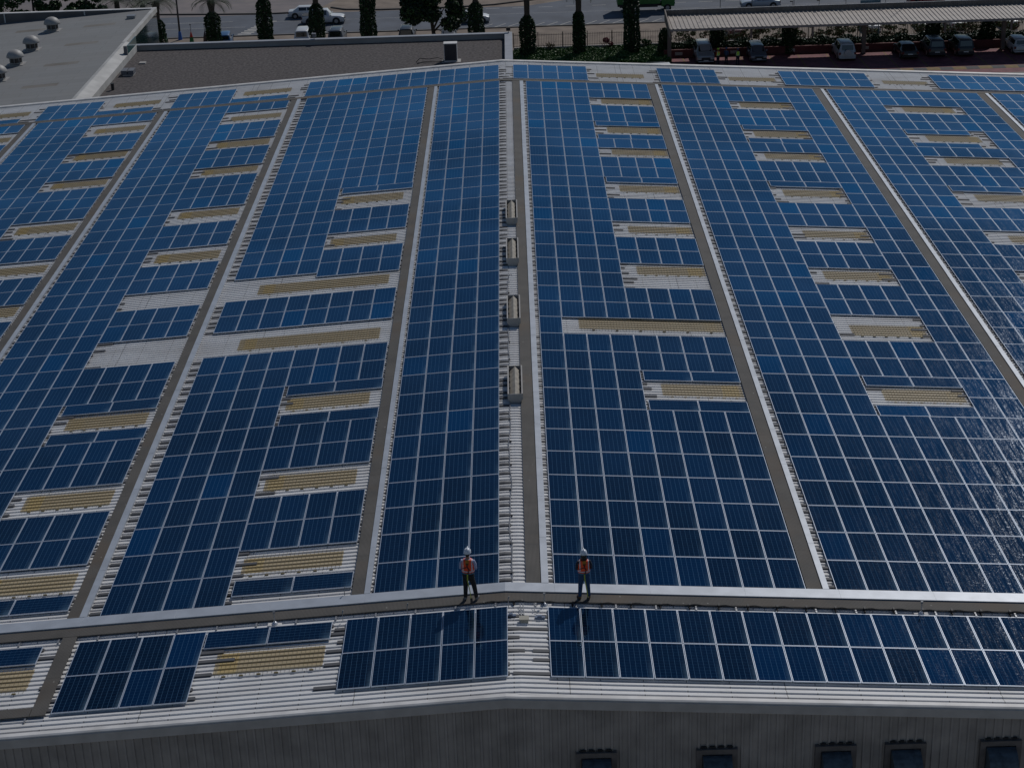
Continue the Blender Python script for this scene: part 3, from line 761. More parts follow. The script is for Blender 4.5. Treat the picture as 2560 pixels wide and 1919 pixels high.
for x, y, lab in ((-4.66, -1.42, 'thin upright rod between two blocks of the front strip'), (-2.63, -1.33, 'thin upright rod behind the left front panels'), (.55, -1.4, 'thin upright rod at the corner panel beside the ridge'), (-4.72, -.3 + .35, 'thin upright rod beside the sideways panels of second bay'), (-16.3, .33, 'thin upright rod behind the far left tray')):
    b = MB(); b.tube([(x, y, rz_(x, -.07)), (x, y, rz_(x, .26))], .013, 6); b.tube([(x, y, rz_(x, .22)), (x + .03, y + .02, rz_(x, .30))], .02, 6)
    tag(b.build('lightning_rod', M_STEEL), lab, 'rod', 'thin upright rods on the roof')
jb = thing('junction_box', 'small pale junction box with conduits on the ridge in front of the walkway', 'junction box', (1.03, -2.25, -.12))
b = MB(); b.box(-.13, .13, -.10, .10, 0, .14); b.box(-.15, .15, -.12, .12, .14, .155); b.build('box', mat('beige_box', (0.36, 0.34, 0.28), 0.5), jb)
for dx in (-.09, .0): 
    b = MB(); b.tube([(dx, .09, .07), (dx, .35, .09), (dx - .03, .95, .10)], .018, 8); b.build('pipe', M_STEEL, jb, True)
b = MB(); b.tube([(.32, .95, .10), (.33, .55, .06), (.5, .42, .05), (.72, .42, .05)], .014, 6); b.build('pipe', M_STEEL, jb, True)
M_CLAMP = mat('blue_grey_clamp', (0.16, 0.20, 0.28), 0.4, 0.3)
for x, y, lab in ((.62, -1.95, 'small blue grey clamp left of the junction box'), (1.52, -2.02, 'small blue grey clamp right of the junction box')):
    b = MB(); b.box(x - .16, x + .16, y - .05, y + .05, rz_(x, -.07), rz_(x, -.02)); b.box(x - .06, x + .06, y - .035, y + .035, rz_(x, -.02), rz_(x, .03))
    tag(b.build('roof_clamp', M_CLAMP), lab, 'clamp')
#PART2

# ================================================================== LEFT ANNEX BUILDING
M_SHING = bpy.data.materials.new('grey_roof_tiles'); M_SHING.use_nodes = True
nt = M_SHING.node_tree; bs = nt.nodes['Principled BSDF']
tc = node(nt, 'ShaderNodeTexCoord'); br = node(nt, 'ShaderNodeTexBrick')
mp = node(nt, 'ShaderNodeMapping'); mp.inputs['Scale'].default_value = (1, 1, 1); nt.links.new(tc.outputs['Object'], mp.inputs[0]); nt.links.new(mp.outputs[0], br.inputs['Vector'])
br.inputs['Color1'].default_value = (0.205, 0.215, 0.22, 1); br.inputs['Color2'].default_value = (0.175, 0.185, 0.19, 1); br.inputs['Mortar'].default_value = (0.135, 0.135, 0.135, 1)
br.inputs['Scale'].default_value = 1.0; br.inputs['Mortar Size'].default_value = 0.02; br.inputs['Brick Width'].default_value = 3.0; br.inputs['Row Height'].default_value = 1.0; br.inputs['Bias'].default_value = -0.2
n1 = node(nt, 'ShaderNodeTexNoise'); n1.inputs['Scale'].default_value = 0.25; n1.inputs['Detail'].default_value = 8; nt.links.new(tc.outputs['Object'], n1.inputs['Vector'])
c_ = mixc(nt, mathn(nt, 'MULTIPLY', n1.outputs['Fac'], 0.5), br.outputs[0], (0.19, 0.17, 0.155)); nt.links.new(c_, bs.inputs['Base Color']); bs.inputs['Roughness'].default_value = 0.75
ann = thing('annex_building', 'low annex with grey tiled roof, pale parapet and dark glass side at the left', 'building')
AX1 = -30.05; AY0, AY1 = WY1 + .16, 105.2
b = MB(); b.add([(-80, AY0, rz_(-80, -.10)), (AX1, AY0, rz_(AX1, -.10)), (AX1, AY1, rz_(AX1, -.10)), (-80, AY1, rz_(-80, -.10))], [(0, 1, 2, 3)])
b.build('roof', M_SHING, ann)
M_GLASSW = mat('dark_facade_glass', (0.012, 0.03, 0.035), 0.06, 0.0, spec=1.0, coat=1.0)
b = MB(); b.quad((AX1 + .25, 91.9, GZ), (AX1 + .25, AY1 + .2, GZ), (AX1 + .25, AY1 + .2, -2.25), (AX1 + .25, 91.9, -2.25)); b.build('glass_wall', M_GLASSW, ann)
b = MB(); b.box(-80, AX1 + .2, AY1 + .02, AY1 + .3, GZ, -4.4); b.box(-80, -79.8, AY0, AY1, GZ, -5.2); b.build('wall', M_CLAD, ann)
M_PARA = mat('parapet_grey_brown', (0.15, 0.14, 0.14), 0.8, var=0.2, scale=0.6)
b = MB(); b.box(-80, AX1 + .0, AY1, AY1 + .28, rz_(-80, -.2), -1.93); b.build('parapet', M_PARA, ann)
b = MB(); b.box(-80, AX1 + .3, AY1 - .05, AY1 + .34, -1.93, -1.87)
for xx in (-43.0, -36.0, -31.5): b.box(xx - .05, xx + .05, AY1 - .06, AY1 - .0, rz_(xx, -.08), -1.93)
b.build('parapet_coping', M_TRIM, ann)
b = MB(); b.box(AX1, AX1 + .32, 91.7, AY1 + .3, -2.25, -1.84)
b.add([(AX1, AY0, -1.88), (AX1 + .28, AY0, -1.84), (AX1 + .28, 91.9, -1.84), (AX1, 91.9, -1.88)], [(0, 1, 2, 3)])
b.add([(AX1 + .28, AY0, -1.84), (AX1 + 1.12, AY0, -2.12), (AX1 + 1.12, 91.9, -2.12), (AX1 + .28, 91.9, -1.84)], [(0, 1, 2, 3)])
b.add([(AX1 + 1.12, AY0, -2.12), (AX1 + 1.16, AY0, -2.6), (AX1 + 1.16, 91.9, -2.6), (AX1 + 1.12, 91.9, -2.12)], [(0, 1, 2, 3)])
b.build('side_flashing', mat('white_flashing', (0.49, 0.48, 0.46), 0.6, var=0.25, scale=0.8, detail=8), ann)
b = MB(); b.box(AX1 + 1.04, AX1 + 1.10, 88.3, 91.9, -2.15, -1.45); b.build('glass_screen', mat('green_glass', (0.05, 0.11, 0.11), 0.1, spec=0.8), ann)
b = MB(); b.box(AX1 + .86, AX1 + 1.12, 88.05, 88.28, -2.15, -1.42); b.build('screen_post', mat('grey_post_block', (0.14, 0.14, 0.15), 0.7), ann)
# darker patches where old roof lights were painted over
for i, (x0, x1, yy) in enumerate(((-35.0, -32.3, 79.0), (-35.0, -32.3, 86.0), (-35.0, -32.3, 93.1), (-35.0, -32.3, 100.2), (-40.9, -38.3, 100.6))):
    b = MB(); b.add([(x0, yy - .45, rz_(x0, -.096)), (x1, yy - .45, rz_(x1, -.096)), (x1, yy + .45, rz_(x1, -.096)), (x0, yy + .45, rz_(x0, -.096))], [(0, 1, 2, 3)])
    b.build('roof_patch', mat('stained_patch', (0.135, 0.122, 0.105), 0.8, col2=(0.185, 0.175, 0.16), scale=0.6) if i == 0 else bpy.data.materials['stained_patch'], ann)
b = MB(); b.box(-31.6, -30.9, 101.6, 102.2, -2.1, -1.75); tag(b.build('roof_box', M_STEEL), 'small grey box near the tip of the annex roof', 'box')
# dome vents
M_DOME = mat('dome_white', (0.36, 0.345, 0.33), 0.55, var=0.15, scale=3)
M_DVIN = mat('vent_dark_drum', (0.09, 0.08, 0.075), 0.8, var=0.5, scale=8)
DL = ['nearest, cut by the left edge', 'second nearest', 'second farthest', 'farthest']
for i, y in enumerate((82.2, 87.3, 92.4, 99.6)):
    d = thing('dome_vent', 'pale dome roof vent on the annex, %s of the four' % DL[i], 'roof vent', (-37.5, y, rz_(-37.5, -.1)), 0, 'pale dome vents on the annex roof')
    b = MB(); b.prism([(-.66, -.66), (.66, -.66), (.66, .66), (-.66, .66)], 'z', -.02, .08); b.box(-.42, .42, -.42, .42, .10, .22); b.build('base', M_DOME, d)
    b = MB(); b.rings([(0, 0, .2, .46, .46), (0, 0, .62, .46, .46)], 20); b.build('drum', M_DVIN, d, True)
    b = MB()
    for k in range(8):
        a = k * math.pi / 4; b.box(.47 * math.cos(a) - .02, .47 * math.cos(a) + .02, .47 * math.sin(a) - .02, .47 * math.sin(a) + .02, .18, .64)
    b.build('brace', M_STEEL, d)
    b = MB(); rs = [(0, 0, .58, .60, .60), (0, 0, .60, .68, .68)]
    for t in range(1, 8):
        a = math.pi / 2 * t / 8; rs.append((0, 0, .62 + .56 * math.sin(a) ** 1.15, .68 * math.cos(a) ** .95, .68 * math.cos(a) ** .95))
    rs.append((0, 0, 1.19, .03, .03)); b.rings(rs, 24); b.build('dome', M_DOME, d, True)

# ================================================================== GRAVEL ROOF BLOCK
gra = thing('gravel_roof_building', 'flat block with dark gravel roof and pale coping behind the warehouse', 'building')
M_GRAV = mat('dark_gravel', (0.112, 0.098, 0.096), 0.95, scale=5, detail=12, col2=(0.040, 0.034, 0.034), bump=0.8, bscale=14)
GR = -2.62
b = MB(); b.quad((-28.95, WY1 + .15, GR), (.9, WY1 + .15, GR), (.9, 91.9, GR), (-28.95, 91.9, GR)); b.build('roof', M_GRAV, gra)
M_WP = mat('pale_render', (0.40, 0.38, 0.36), 0.8, var=0.15, scale=0.7)
b = MB(); b.box(.62, 1.18, WY1 + .15, 92.3, GZ, -2.2); b.box(-29.6, .62, 91.9, 92.3, GZ, -2.25); b.build('wall', M_WP, gra)
b = MB(); b.box(-29.6, 1.2, 91.82, 92.34, -2.25, -2.17); b.box(.60, 1.2, WY1 + .16, 91.82, -2.2, -2.17); b.build('coping', mat('coping_metal', (0.33, 0.34, 0.37), 0.5, var=0.15, scale=1), gra)
ac = thing('air_conditioner', 'pale boxed condenser unit standing on the gravel roof', 'air conditioner', (-3.53, 84.7, GR))
b = MB(); b.box(-.48, .48, -.35, -.31, .1, 1.35); b.build('grille', mat('dark_fin_grille', (0.05, 0.045, 0.05), 0.7), ac)
b = MB()
for x0, x1 in ((-.5, -.46), (.46, .5)): b.box(x0, x1, -.36, .35, .08, 1.36)
b.box(-.5, .5, .31, .35, .08, 1.36); b.box(-.52, .52, -.37, .37, 1.36, 1.42); b.box(-.5, .5, -.36, .35, .0, .10); b.build('casing', M_TRIM, ac)
b = MB(); b.box(-.7, .75, -.6, .5, .0, .03); b.build('pad', M_WP, ac)
cb = thing('coolant_pipes', 'black looping pipes beside the condenser on gravel', 'pipes')
b = MB(); b.tube([(-4.05, 84.6, GR + .1), (-4.5, 84.7, GR + .3), (-5.2, 84.6, GR + .22), (-5.9, 84.7, GR + .28), (-6.2, 84.4, GR + .05)], .03, 6); b.build('pipe', M_BLACK, cb, True)
b = MB(); b.tube([(-4.05, 84.4, GR + .05), (-4.9, 84.2, GR + .14), (-5.7, 84.4, GR + .06), (-6.1, 84.0, GR + .03)], .03, 6); b.build('pipe', M_BLACK, cb, True)
b = MB(); b.box(-13.9, -11.2, 77.8, 77.9, GR + .01, GR + .05); tag(b.build('pipe', M_STEEL), 'pale pipe lying on the gravel behind the roof edge', 'pipe')
b = MB(); b.tube([(-21.5, 76.2, GR + .05), (-18.4, 76.0, GR + .05)], .03, 6); tag(b.build('pipe', M_BLACK), 'dark pipe lying on the gravel near the annex', 'pipe')
for x, y, w_, lab in ((-28.0, 83.6, .5, 'grey twin roof fan beside the white flashing'), ):
    f = thing('roof_fan', lab, 'fan', (x, y, GR))
    b = MB(); b.box(-.4, .4, -.5, .5, .0, .12); b.build('base', M_WP, f)
    b = MB(); b.box(-.5, -.06, -.5, .5, .14, .42); b.box(.0, .44, -.5, .5, .14, .42); b.build('fan_drum', mat('fan_grey', (0.13, 0.135, 0.15), 0.6), f)
b = MB(); b.box(-27.9, -27.4, 87.0, 87.5, GR, GR + .1); tag(b.build('roof_box', M_WP), 'small white slab on gravel below the glass screen', 'box')
b = MB(); b.rings([(-28.3, 78.9, GR, .12, .12), (-28.3, 78.9, GR + .45, .12, .12), (-28.3, 78.9, GR + .5, .17, .17)], 10); tag(b.build('roof_vent_pipe', M_BLACK), 'short black vent pipe beside the white flashing', 'pipe')
for x, y, z, lab in ((-14.7, 92.1, -2.17, 'grey floodlight on the coping below an ivy trunk'), (.9, 92.1, -2.17, 'dark floodlight at the corner of the gravel roof')):
    f = thing('floodlight', lab, 'floodlight', (x, y, z))
    b = MB(); b.tube([(0, 0, 0), (0, 0, .18)], .03, 6); b.build('bracket', M_STEEL, f)
    b = MB(); b.box(-.17, .17, -.09, .09, .16, .46, 0, Matrix.Rotation(.3, 3, 'X'), (0, 0, .2)); b.build('lamp_head', M_STEEL if x < 0 else M_BLACK, f)

# ================================================================== VEGETATION
def leaf_mesh(name, P, size, mats, aspect=1.6, updown=0.0, mi=None):
    n = len(P); P = np.asarray(P, float)
    a = RNG.normal(size=(n, 3)); a /= np.linalg.norm(a, axis=1)[:, None]
    c = RNG.normal(size=(n, 3)); c[:, 2] -= updown; c = np.cross(a, c); c /= np.linalg.norm(c, axis=1)[:, None]
    s = size * RNG.uniform(.6, 1.35, n)[:, None]
    u, v = a * s * .5, c * s * .5 * aspect
    V = np.stack([P - u, P - v * .9, P + u, P + v], 1).reshape(-1, 3)
    me = bpy.data.meshes.new(name); me.vertices.add(4 * n); me.vertices.foreach_set('co', V.ravel())
    me.loops.add(4 * n); me.loops.foreach_set('vertex_index', np.arange(4 * n, dtype=np.int32))
    me.polygons.add(n); me.polygons.foreach_set('loop_start', np.arange(0, 4 * n, 4, dtype=np.int32)); me.polygons.foreach_set('loop_total', np.full(n, 4, dtype=np.int32))
    for m_ in mats: me.materials.append(m_)
    if mi is None: mi = RNG.integers(0, len(mats), n)
    me.polygons.foreach_set('material_index', np.asarray(mi, dtype=np.int32)); me.update(calc_edges=True); return me
def lm(n, c): return mat(n, c, 0.55, spec=0.3)
L_IVY = [lm('ivy_dark', (0.014, 0.036, 0.016)), lm('ivy_mid', (0.026, 0.070, 0.022)), lm('ivy_light', (0.055, 0.13, 0.038))]
L_TREE = [lm('tree_dark', (0.010, 0.024, 0.014)), lm('tree_mid', (0.018, 0.042, 0.020)), lm('tree_light', (0.050, 0.105, 0.035))]
L_GC = [lm('cover_dark', (0.034, 0.080, 0.020)), lm('cover_mid', (0.052, 0.12, 0.028)), lm('cover_light', (0.080, 0.16, 0.040))]
L_BOUG = [lm('creeper_green', (0.065, 0.12, 0.042)), lm('creeper_brown', (0.18, 0.14, 0.085)), lm('creeper_olive', (0.15, 0.17, 0.07)), lm('creeper_pink', (0.22, 0.05, 0.07))]
M_TRUNK = mat('palm_trunk', (0.075, 0.062, 0.05), 0.95, var=0.4, scale=6, bump=0.8, bscale=12)
L_PALM = [lm('frond_green', (0.040, 0.062, 0.032)), lm('frond_grey', (0.062, 0.078, 0.048))]
def frond_mesh(seed, nfr=26, L_=2.6):
    r = random.Random(seed); vs, fs, mi = [], [], []
    for k in range(nfr):
        a = 2 * math.pi * k / nfr + r.uniform(-.15, .15); e0 = r.uniform(-.2, 1.25); l = L_ * r.uniform(.8, 1.1)
        pts = []; x = z = 0; e = e0
        for i in range(11):
            pts.append((x, z)); x += l / 10 * math.cos(e); z += l / 10 * math.sin(e); e -= .17 + .03 * (e0 > .5)
        ca, sa = math.cos(a), math.sin(a); m_i = r.randint(0, 1)
        for i in range(1, 11):
            for sd_ in (-1, 1):
                for q in (0, .5):
                    i0 = i - 1 + q; j = int(i0); t = i0 - j
                    px_, pz_ = [pts[j][c] * (1 - t) + pts[min(10, j + 1)][c] * t for c in (0, 1)]
                    ll = .55 * math.sin(math.pi * (.12 + .85 * i0 / 10)) + .12
                    o = len(vs); dx, dy, dz = .45 * ll, sd_ * .8 * ll, -.32 * ll
                    for (aa, bb, cc) in ((px_, 0, pz_), (px_ + .05, 0, pz_), (px_ + dx + .02, dy, pz_ + dz), (px_ + dx - .02, dy, pz_ + dz)):
                        vs.append((aa * ca - bb * sa, aa * sa + bb * ca, cc))
                    fs.append((o, o + 1, o + 2, o + 3)); mi.append(m_i)
    me = bpy.data.meshes.new('fronds'); me.from_pydata(vs, [], fs)
    for m_ in L_PALM: me.materials.append(m_)
    me.polygons.foreach_set('material_index', mi); me.update(); return me
FR = [frond_mesh(i) for i in range(3)]
def ivy_mesh(h, r0, seed):
    n = int(5200 * h / 6); rg = np.random.default_rng(seed)
    z = rg.uniform(0, h, n); th = rg.uniform(0, 2 * math.pi, n)
    rad = r0 * (1.08 - .12 * z / h) * (1 + .07 * np.sin(z * 2.1 + seed) + .06 * np.sin(3 * th + z)) + rg.normal(0, .045, n)
    rad *= np.where(z > h - .7, np.clip((h - z) / .7, .15, 1) ** .5, 1)
    return leaf_mesh('ivy', np.stack([rad * np.cos(th), rad * np.sin(th), z], 1), .14, L_IVY, mi=np.clip(rg.normal(.7, .7, n), 0, 2).astype(int))
palms = [(-37.4, 143.5, 5.4, 7.4, 'ivy palm just behind the tip of the annex roof'), (-31.4, 143.5, 6.1, 7.3, 'palm with drooping fronds over an ivy trunk beside the blue car'), (-25.75, 143.5, 7.4, 9.2, 'ivy palm left of the two white cars on the road'),
         (-20.05, 143.5, 6.6, 9.6, 'ivy palm hiding part of the white pickup'), (-14.45, 143.5, 8.2, 10.2, 'ivy palm between pickup and big dark tree'), (-2.7, 143.5, 6.2, 9.4, 'ivy palm in front of the white car at the dark tree'),
         (2.87, 143.5, 4.6, 8.8, 'leftmost ivy palm on the green strip by the fence'), (8.5, 143.6, 4.9, 7.3, 'ivy palm with bare neck in the middle of the green strip'), (14.26, 143.4, 7.6, 9.6, 'ivy palm in front of the green truck')]
for i, (x, y, hi, ht, lab) in enumerate(palms):
    t = thing('palm_tree', lab, 'palm tree', (x, y, GZ), 0, 'palms with ivy covered trunks')
    b = MB(); b.rings([(0, 0, -.1, .5, .5), (0, 0, .6, .42, .42), (0, 0, hi, .30, .30), (0, 0, ht - .9, .34, .34), (0, 0, ht - .3, .46, .46), (0, 0, ht + .1, .2, .2)], 12); b.build('trunk', M_TRUNK, t, True)
    part('ivy', ivy_mesh(hi, .78 if i != 7 else .60, 40 + i), t)
    o = part('crown', FR[i % 3], t, (0, 0, ht)); o.rotation_euler[2] = i * 1.3
# ivy covered canopy posts (stumps) under and beside the shade roof
for i, (x, y, h, lab) in enumerate(((17.8, 142.3, 2.9, 'dark ivy clump at the left end of the car park canopy'), (23.6, 143.2, 3.3, 'dark ivy post behind the workers in the car park'), (31.2, 141.6, 3.3, 'dark ivy post between the silver car and spare wheel car'), (47.0, 142.5, 3.2, 'dark ivy post behind the dark parked cars'), (52.9, 142.2, 3.1, 'dark ivy post near the rightmost white car'))):
    t = thing('ivy_post', lab, 'ivy', (x, y, GZ), 0, 'ivy covered posts at the car park'); b = MB(); b.rings([(0, 0, 0, .25, .25), (0, 0, h - .3, .2, .2)], 10); b.build('trunk', M_TRUNK, t); part('ivy', ivy_mesh(h, .68, 70 + i), t)
# big dark tree
t = thing('tree', 'big dark leafy tree between the ivy palms beyond the gravel roof', 'tree', (-7.6, 147.5, GZ))
b = MB(); b.tube([(0, 0, -.1), (.1, 0, 1.5), (-.1, .1, 3.2), (.2, 0, 5.5)], [.30, .24, .2, .1], 10)
for k in range(7):
    a = k * .9; b.tube([(0, 0, 2.2 + .3 * k), (1.2 * math.cos(a), 1.2 * math.sin(a), 3.4 + .4 * k), (2.4 * math.cos(a), 2.4 * math.sin(a), 4.4 + .45 * k)], [.12, .08, .03], 6)
b.build('trunk', M_TRUNK, t, True)
def crown_pts(blobs, n):
    P = []
    for (cx, cy, cz, r, k) in blobs:
        m_ = int(n * k); d = RNG.normal(size=(m_, 3)); d /= np.linalg.norm(d, axis=1)[:, None]; q = RNG.uniform(.35, 1, m_) ** .5
        P.append(np.array([cx, cy, cz]) + d * (r * q)[:, None] * np.array([1, 1, .8]))
    return np.concatenate(P)
bl = [(RNG.uniform(-3.0, 3.0), RNG.uniform(-2.4, 2.4), RNG.uniform(3.3, 8.2), RNG.uniform(.7, 1.35), .028) for _ in range(40)]
bl = [q for q in bl if abs(q[0]) < 1.3 + (q[2] - 2.0) * .8]
part('crown', leaf_mesh('crown', crown_pts(bl, 17000), .24, L_TREE), t)
# bushes beyond the annex parapet, top left
for i, (x, y, h, n, lab) in enumerate(((-58.5, 172.5, 4.2, 5200, 'dark leafy bush tree beyond the annex parapet, farther left'), (-52.0, 173.0, 4.6, 5200, 'dark leafy bush tree beyond the middle of the annex parapet'), (-63.5, 171.5, 2.6, 1500, 'thin leafy shrub at the top left corner'))):
    t = thing('tree', lab, 'tree', (x, y, GZ), 0, 'dark trees beyond the annex'); b = MB(); b.tube([(0, 0, 0), (0, 0, h * .6)], [.2, .1], 8); b.build('trunk', M_TRUNK, t)
    bl = [(RNG.uniform(-2.6, 2.6), RNG.uniform(-1.4, 1.4), RNG.uniform(.5, h), RNG.uniform(.5, 1.1), .06) for _ in range(20)]
    part('crown', leaf_mesh('crown', crown_pts(bl, n), .26, [L_TREE[1], L_TREE[2], L_IVY[2]]), t)
for i, (x, y, ht, lab) in enumerate(((-46.6, 166.0, 3.4, 'squat palm with dark fronds spreading over the annex parapet'), (-43.6, 166.5, 2.9, 'palm with dry fronds beyond the annex parapet'))):
    t = thing('palm_tree', lab, 'palm tree', (x, y, GZ), 0, 'squat palms beyond the annex'); b = MB(); b.rings([(0, 0, 0, .4, .4), (0, 0, ht, .3, .3)], 10); b.build('trunk', M_TRUNK, t); o = part('crown', FR[i], t, (0, 0, ht)); o.scale = (1.2, 1.2, 1.1)
b = MB(); b.box(-65.4, -64.7, 181.6, 182.2, GZ, GZ + 3.5); tag(b.build('gate_pillar', M_PARA), 'grey pillar at the top left corner', 'pillar')
# ground cover
n = 60000; X = RNG.uniform(1.3, 18.2, n); Y = RNG.uniform(138.5, 146.2, n)
hgt = .18 + .22 * (np.sin(X * 1.3) * np.cos(Y * 1.7) + 1) / 2 + .15 * (np.sin(X * 3.1 + Y) + 1) / 2
Pg = np.stack([X, Y, GZ + RNG.uniform(0, 1, n) * hgt], 1)
o = bpy.data.objects.new('ground_cover', leaf_mesh('ground_cover', Pg, .12, L_GC)); C.objects.link(o); tag(o, 'low green ground cover between the warehouse and the railing fence', 'ground cover', kind='stuff')
plane('planting_bed', 1.2, 17.9, 129.5, 146.4, GZ + .012, mat('dark_soil', (0.040, 0.055, 0.025), 0.95))
# hedge on the planter
n = 26000; X = RNG.uniform(17.5, 75, n); Y = RNG.uniform(141.5, 143.4, n)
o = bpy.data.objects.new('hedge', leaf_mesh('hedge', np.stack([X, Y, GZ + .75 + RNG.uniform(0, 1, n) * (.5 + .2 * np.sin(X * 2.2))], 1), .16, [L_IVY[0], L_IVY[0], L_IVY[1]])); C.objects.link(o)
tag(o, 'low clipped hedge on the dark red planter wall behind the parked cars', 'hedge')
for k in range(16):
    x = 19.6 + k * 2.45 + RNG.uniform(-.5, .5); hh = RNG.uniform(1.2, 2.0)
    bl = [(RNG.uniform(-1.3, 1.3), RNG.uniform(-.35, .35), RNG.uniform(.3, hh), RNG.uniform(.25, .55), .07) for _ in range(10)]
    wts = RNG.choice(4, size=len(crown_pts(bl, 1500)), p=[.42, .24, .28, .06])
    Pq = crown_pts(bl, 1500)[:len(wts)]
    t = thing('creeper', '%s patch of creeper along the railing under the canopy, counted from the left' % ORD[k + 1], 'creeper', (x, 146.3, GZ + .3), 0, 'creeper bushes along the railing')
    part('leaves', leaf_mesh('leaves', Pq, .12, L_BOUG, mi=wts[:len(Pq)]), t)
    b = MB()
    for q in range(4): b.tube([(q * .2 - .3, 0, -.3), (q * .5 - .8, .1, .6), (q * .7 - 1.1, 0, hh * .8)], [.03, .02, .01], 5)
    b.build('stem', M_TRUNK, t)
for x, y, c_i, lab in ((11.6, 146.0, 3, 'small dark pink bush in front of the railing'), (5.2, 145.8, 1, 'bare reddish shrub in front of the railing'), (15.9, 146.1, 0, 'thin green sprigs on the railing beside the canopy')):
    t = thing('shrub', lab, 'shrub', (x, y, GZ)); bl = [(0, 0, 1.0 if c_i == 3 else .7, .38, 1.0), (.5, 0, .6, .3, .5)]
    P0 = crown_pts(bl, 190 if c_i != 1 else 70); part('leaves', leaf_mesh('leaves', P0, .14, [L_BOUG[c_i]]), t)
    b = MB()
    for q in range(5): b.tube([(0, 0, 0), (.25 * (q - 2), .1, .6), (.4 * (q - 2), 0, 1.0 + .1 * q)], [.03, .02, .01], 5)
    b.build('stem', M_TRUNK, t)

# ================================================================== RAILING FENCE, LAMP, FLAGS
M_IRON = mat('dark_iron', (0.045, 0.045, 0.05), 0.6)
M_IRON2 = mat('pale_iron', (0.48, 0.46, 0.43), 0.6)
def railing(lab, x0, x1, y, m_, sp):
    f = thing('railing_fence', lab, 'fence'); 
    b = MB(); b.box(x0, x1, y - .12, y + .12, GZ, GZ + .30); b.build('plinth', M_WP, f)
    b = MB(); b.box(x0, x1, y - .02, y + .02, GZ + .42, GZ + .46); b.box(x0, x1, y - .02, y + .02, GZ + 1.62, GZ + 1.66)
    x = x0 + .1
    while x < x1: b.box(x - .014, x + .014, y - .014, y + .014, GZ + .3, GZ + 1.78); x += sp
    b.build('rails', m_, f)
    x = x0
    while x <= x1:
        b = MB(); b.box(x - .045, x + .045, y - .045, y + .045, GZ + .29, GZ + 1.95); b.build('fence_post', m_, f); x += 2.75
railing('dark iron railing on a pale plinth along the green strip', 1.3, 17.6, 146.9, M_IRON, .19)
railing('pale iron railing behind the creepers under the canopy', 17.7, 62, 147.0, M_IRON2, .19)
lp = thing('street_lamp', 'tall thin lamp pole with blue foot left of the ivy palms', 'street lamp', (-37.9, 158.3, GZ))
b = MB(); b.tube([(0, 0, 0), (0, 0, 8.5)], [.12, .08], 10); b.tube([(0, 0, 8.4), (.6, 0, 8.9), (1.6, 0, 9.0)], .05, 8); b.build('pole', M_IRON, lp, True)
b = MB(); b.rings([(0, 0, 0, .26, .26), (0, 0, .9, .16, .16), (0, 0, 1.0, .1, .1)], 12); b.build('foot_cover', mat('blue_paint', (0.02, 0.12, 0.42), 0.5), lp)
b = MB(); b.box(1.4, 2.2, -.15, .15, 8.92, 9.05); b.build('lamp_head', M_STEEL, lp)
for x, c1, c2, lab in ((-36.2, (0.5, 0.05, 0.03), (0.03, 0.16, 0.05), 'furled red and green flag on a short pole'), (-34.6, (0.06, 0.05, 0.05), (0.08, 0.05, 0.04), 'furled dark flag on a short pole beside the palm')):
    f = thing('flag', lab, 'flag', (x, 156.2, GZ)); b = MB(); b.tube([(0, 0, 0), (0, 0, 2.1)], .03, 6); b.ball((0, 0, 2.15), .09, 8); b.build('pole', M_IRON, f)
    b = MB(); b.rings([(0, 0, .1, .26, .2), (0, 0, .7, .2, .15)], 8, 1); b.rings([(0, 0, .7, .2, .15), (0, 0, 1.3, .05, .04)], 8, 0); b.build('cloth', [mat('flag_a', c1, .8), mat('flag_b', c2, .8)], f)
b = MB(); b.box(-39.7, -39.1, 156.4, 156.6, GZ + .6, GZ + 1.0); b.tube([(-39.4, 156.5, GZ), (-39.4, 156.5, GZ + .7)], .03, 6); tag(b.build('sign', M_BLACK), 'small dark sign board left of the blue footed lamp', 'sign')

# ================================================================== CAR PARK
pw = thing('planter_wall', 'dark red planter wall behind the parked cars', 'wall'); b = MB(); b.box(17.6, 75, 141.0, 141.35, GZ, GZ + .8); b.box(17.6, 75, 143.5, 143.7, GZ, GZ + .7); b.build('wall', mat('dark_red_render', (0.13, 0.038, 0.04), 0.85, var=0.3, scale=1), pw)
b = MB(); b.quad((17.6, 141.35, GZ + .7), (75, 141.35, GZ + .7), (75, 143.5, GZ + .7), (17.6, 143.5, GZ + .7)); b.build('soil', bpy.data.materials['dark_soil'], pw)
for i, x in enumerate((19.2, 25.2, 31.4, 39.4, 49.2)):
    b = MB(); b.box(x - .4, x + .4, 140.96, 140.995, GZ + .22, GZ + .55); b.build('bay_plate', M_WP, pw)
can = thing('canopy', 'long shade canopy with pale ribbed roof over the car park', 'canopy')
CZ = -12.0; cy0, cy1 = 136.6, 142.75; cx0, cx1 = 17.9, 78
vs, fs = [], []
x = cx0; k = 0
while x < cx1:
    for dx, dh in ((0, 0), (.20, 0), (.26, .07), (.36, .07), (.42, 0)):
        for yy in (cy0, cy1): vs.append((x + dx, yy, CZ + dh + (.18 if yy == cy1 else 0)))
    x += .47
n = len(vs) // 2
for i in range(n - 1): fs.append((2 * i, 2 * i + 2, 2 * i + 3, 2 * i + 1))
b = MB(); b.add(vs, fs); b.build('roof_sheet', roof_mat('canopy_sheet', (0.42, 0.37, 0.325), (0.24, 0.21, 0.185)), can)
vs, fs = [], []; x = cx0
while x < cx1:
    for dx, dh in ((0, 0), (.16, 0), (.20, -.05), (.34, -.05), (.38, 0)):
        for zz in (CZ + .15, CZ + .75): vs.append((x + dx, cy1 + .03 + dh, zz))
    x += .42
n = len(vs) // 2
for i in range(n - 1): fs.append((2 * i, 2 * i + 2, 2 * i + 3, 2 * i + 1))
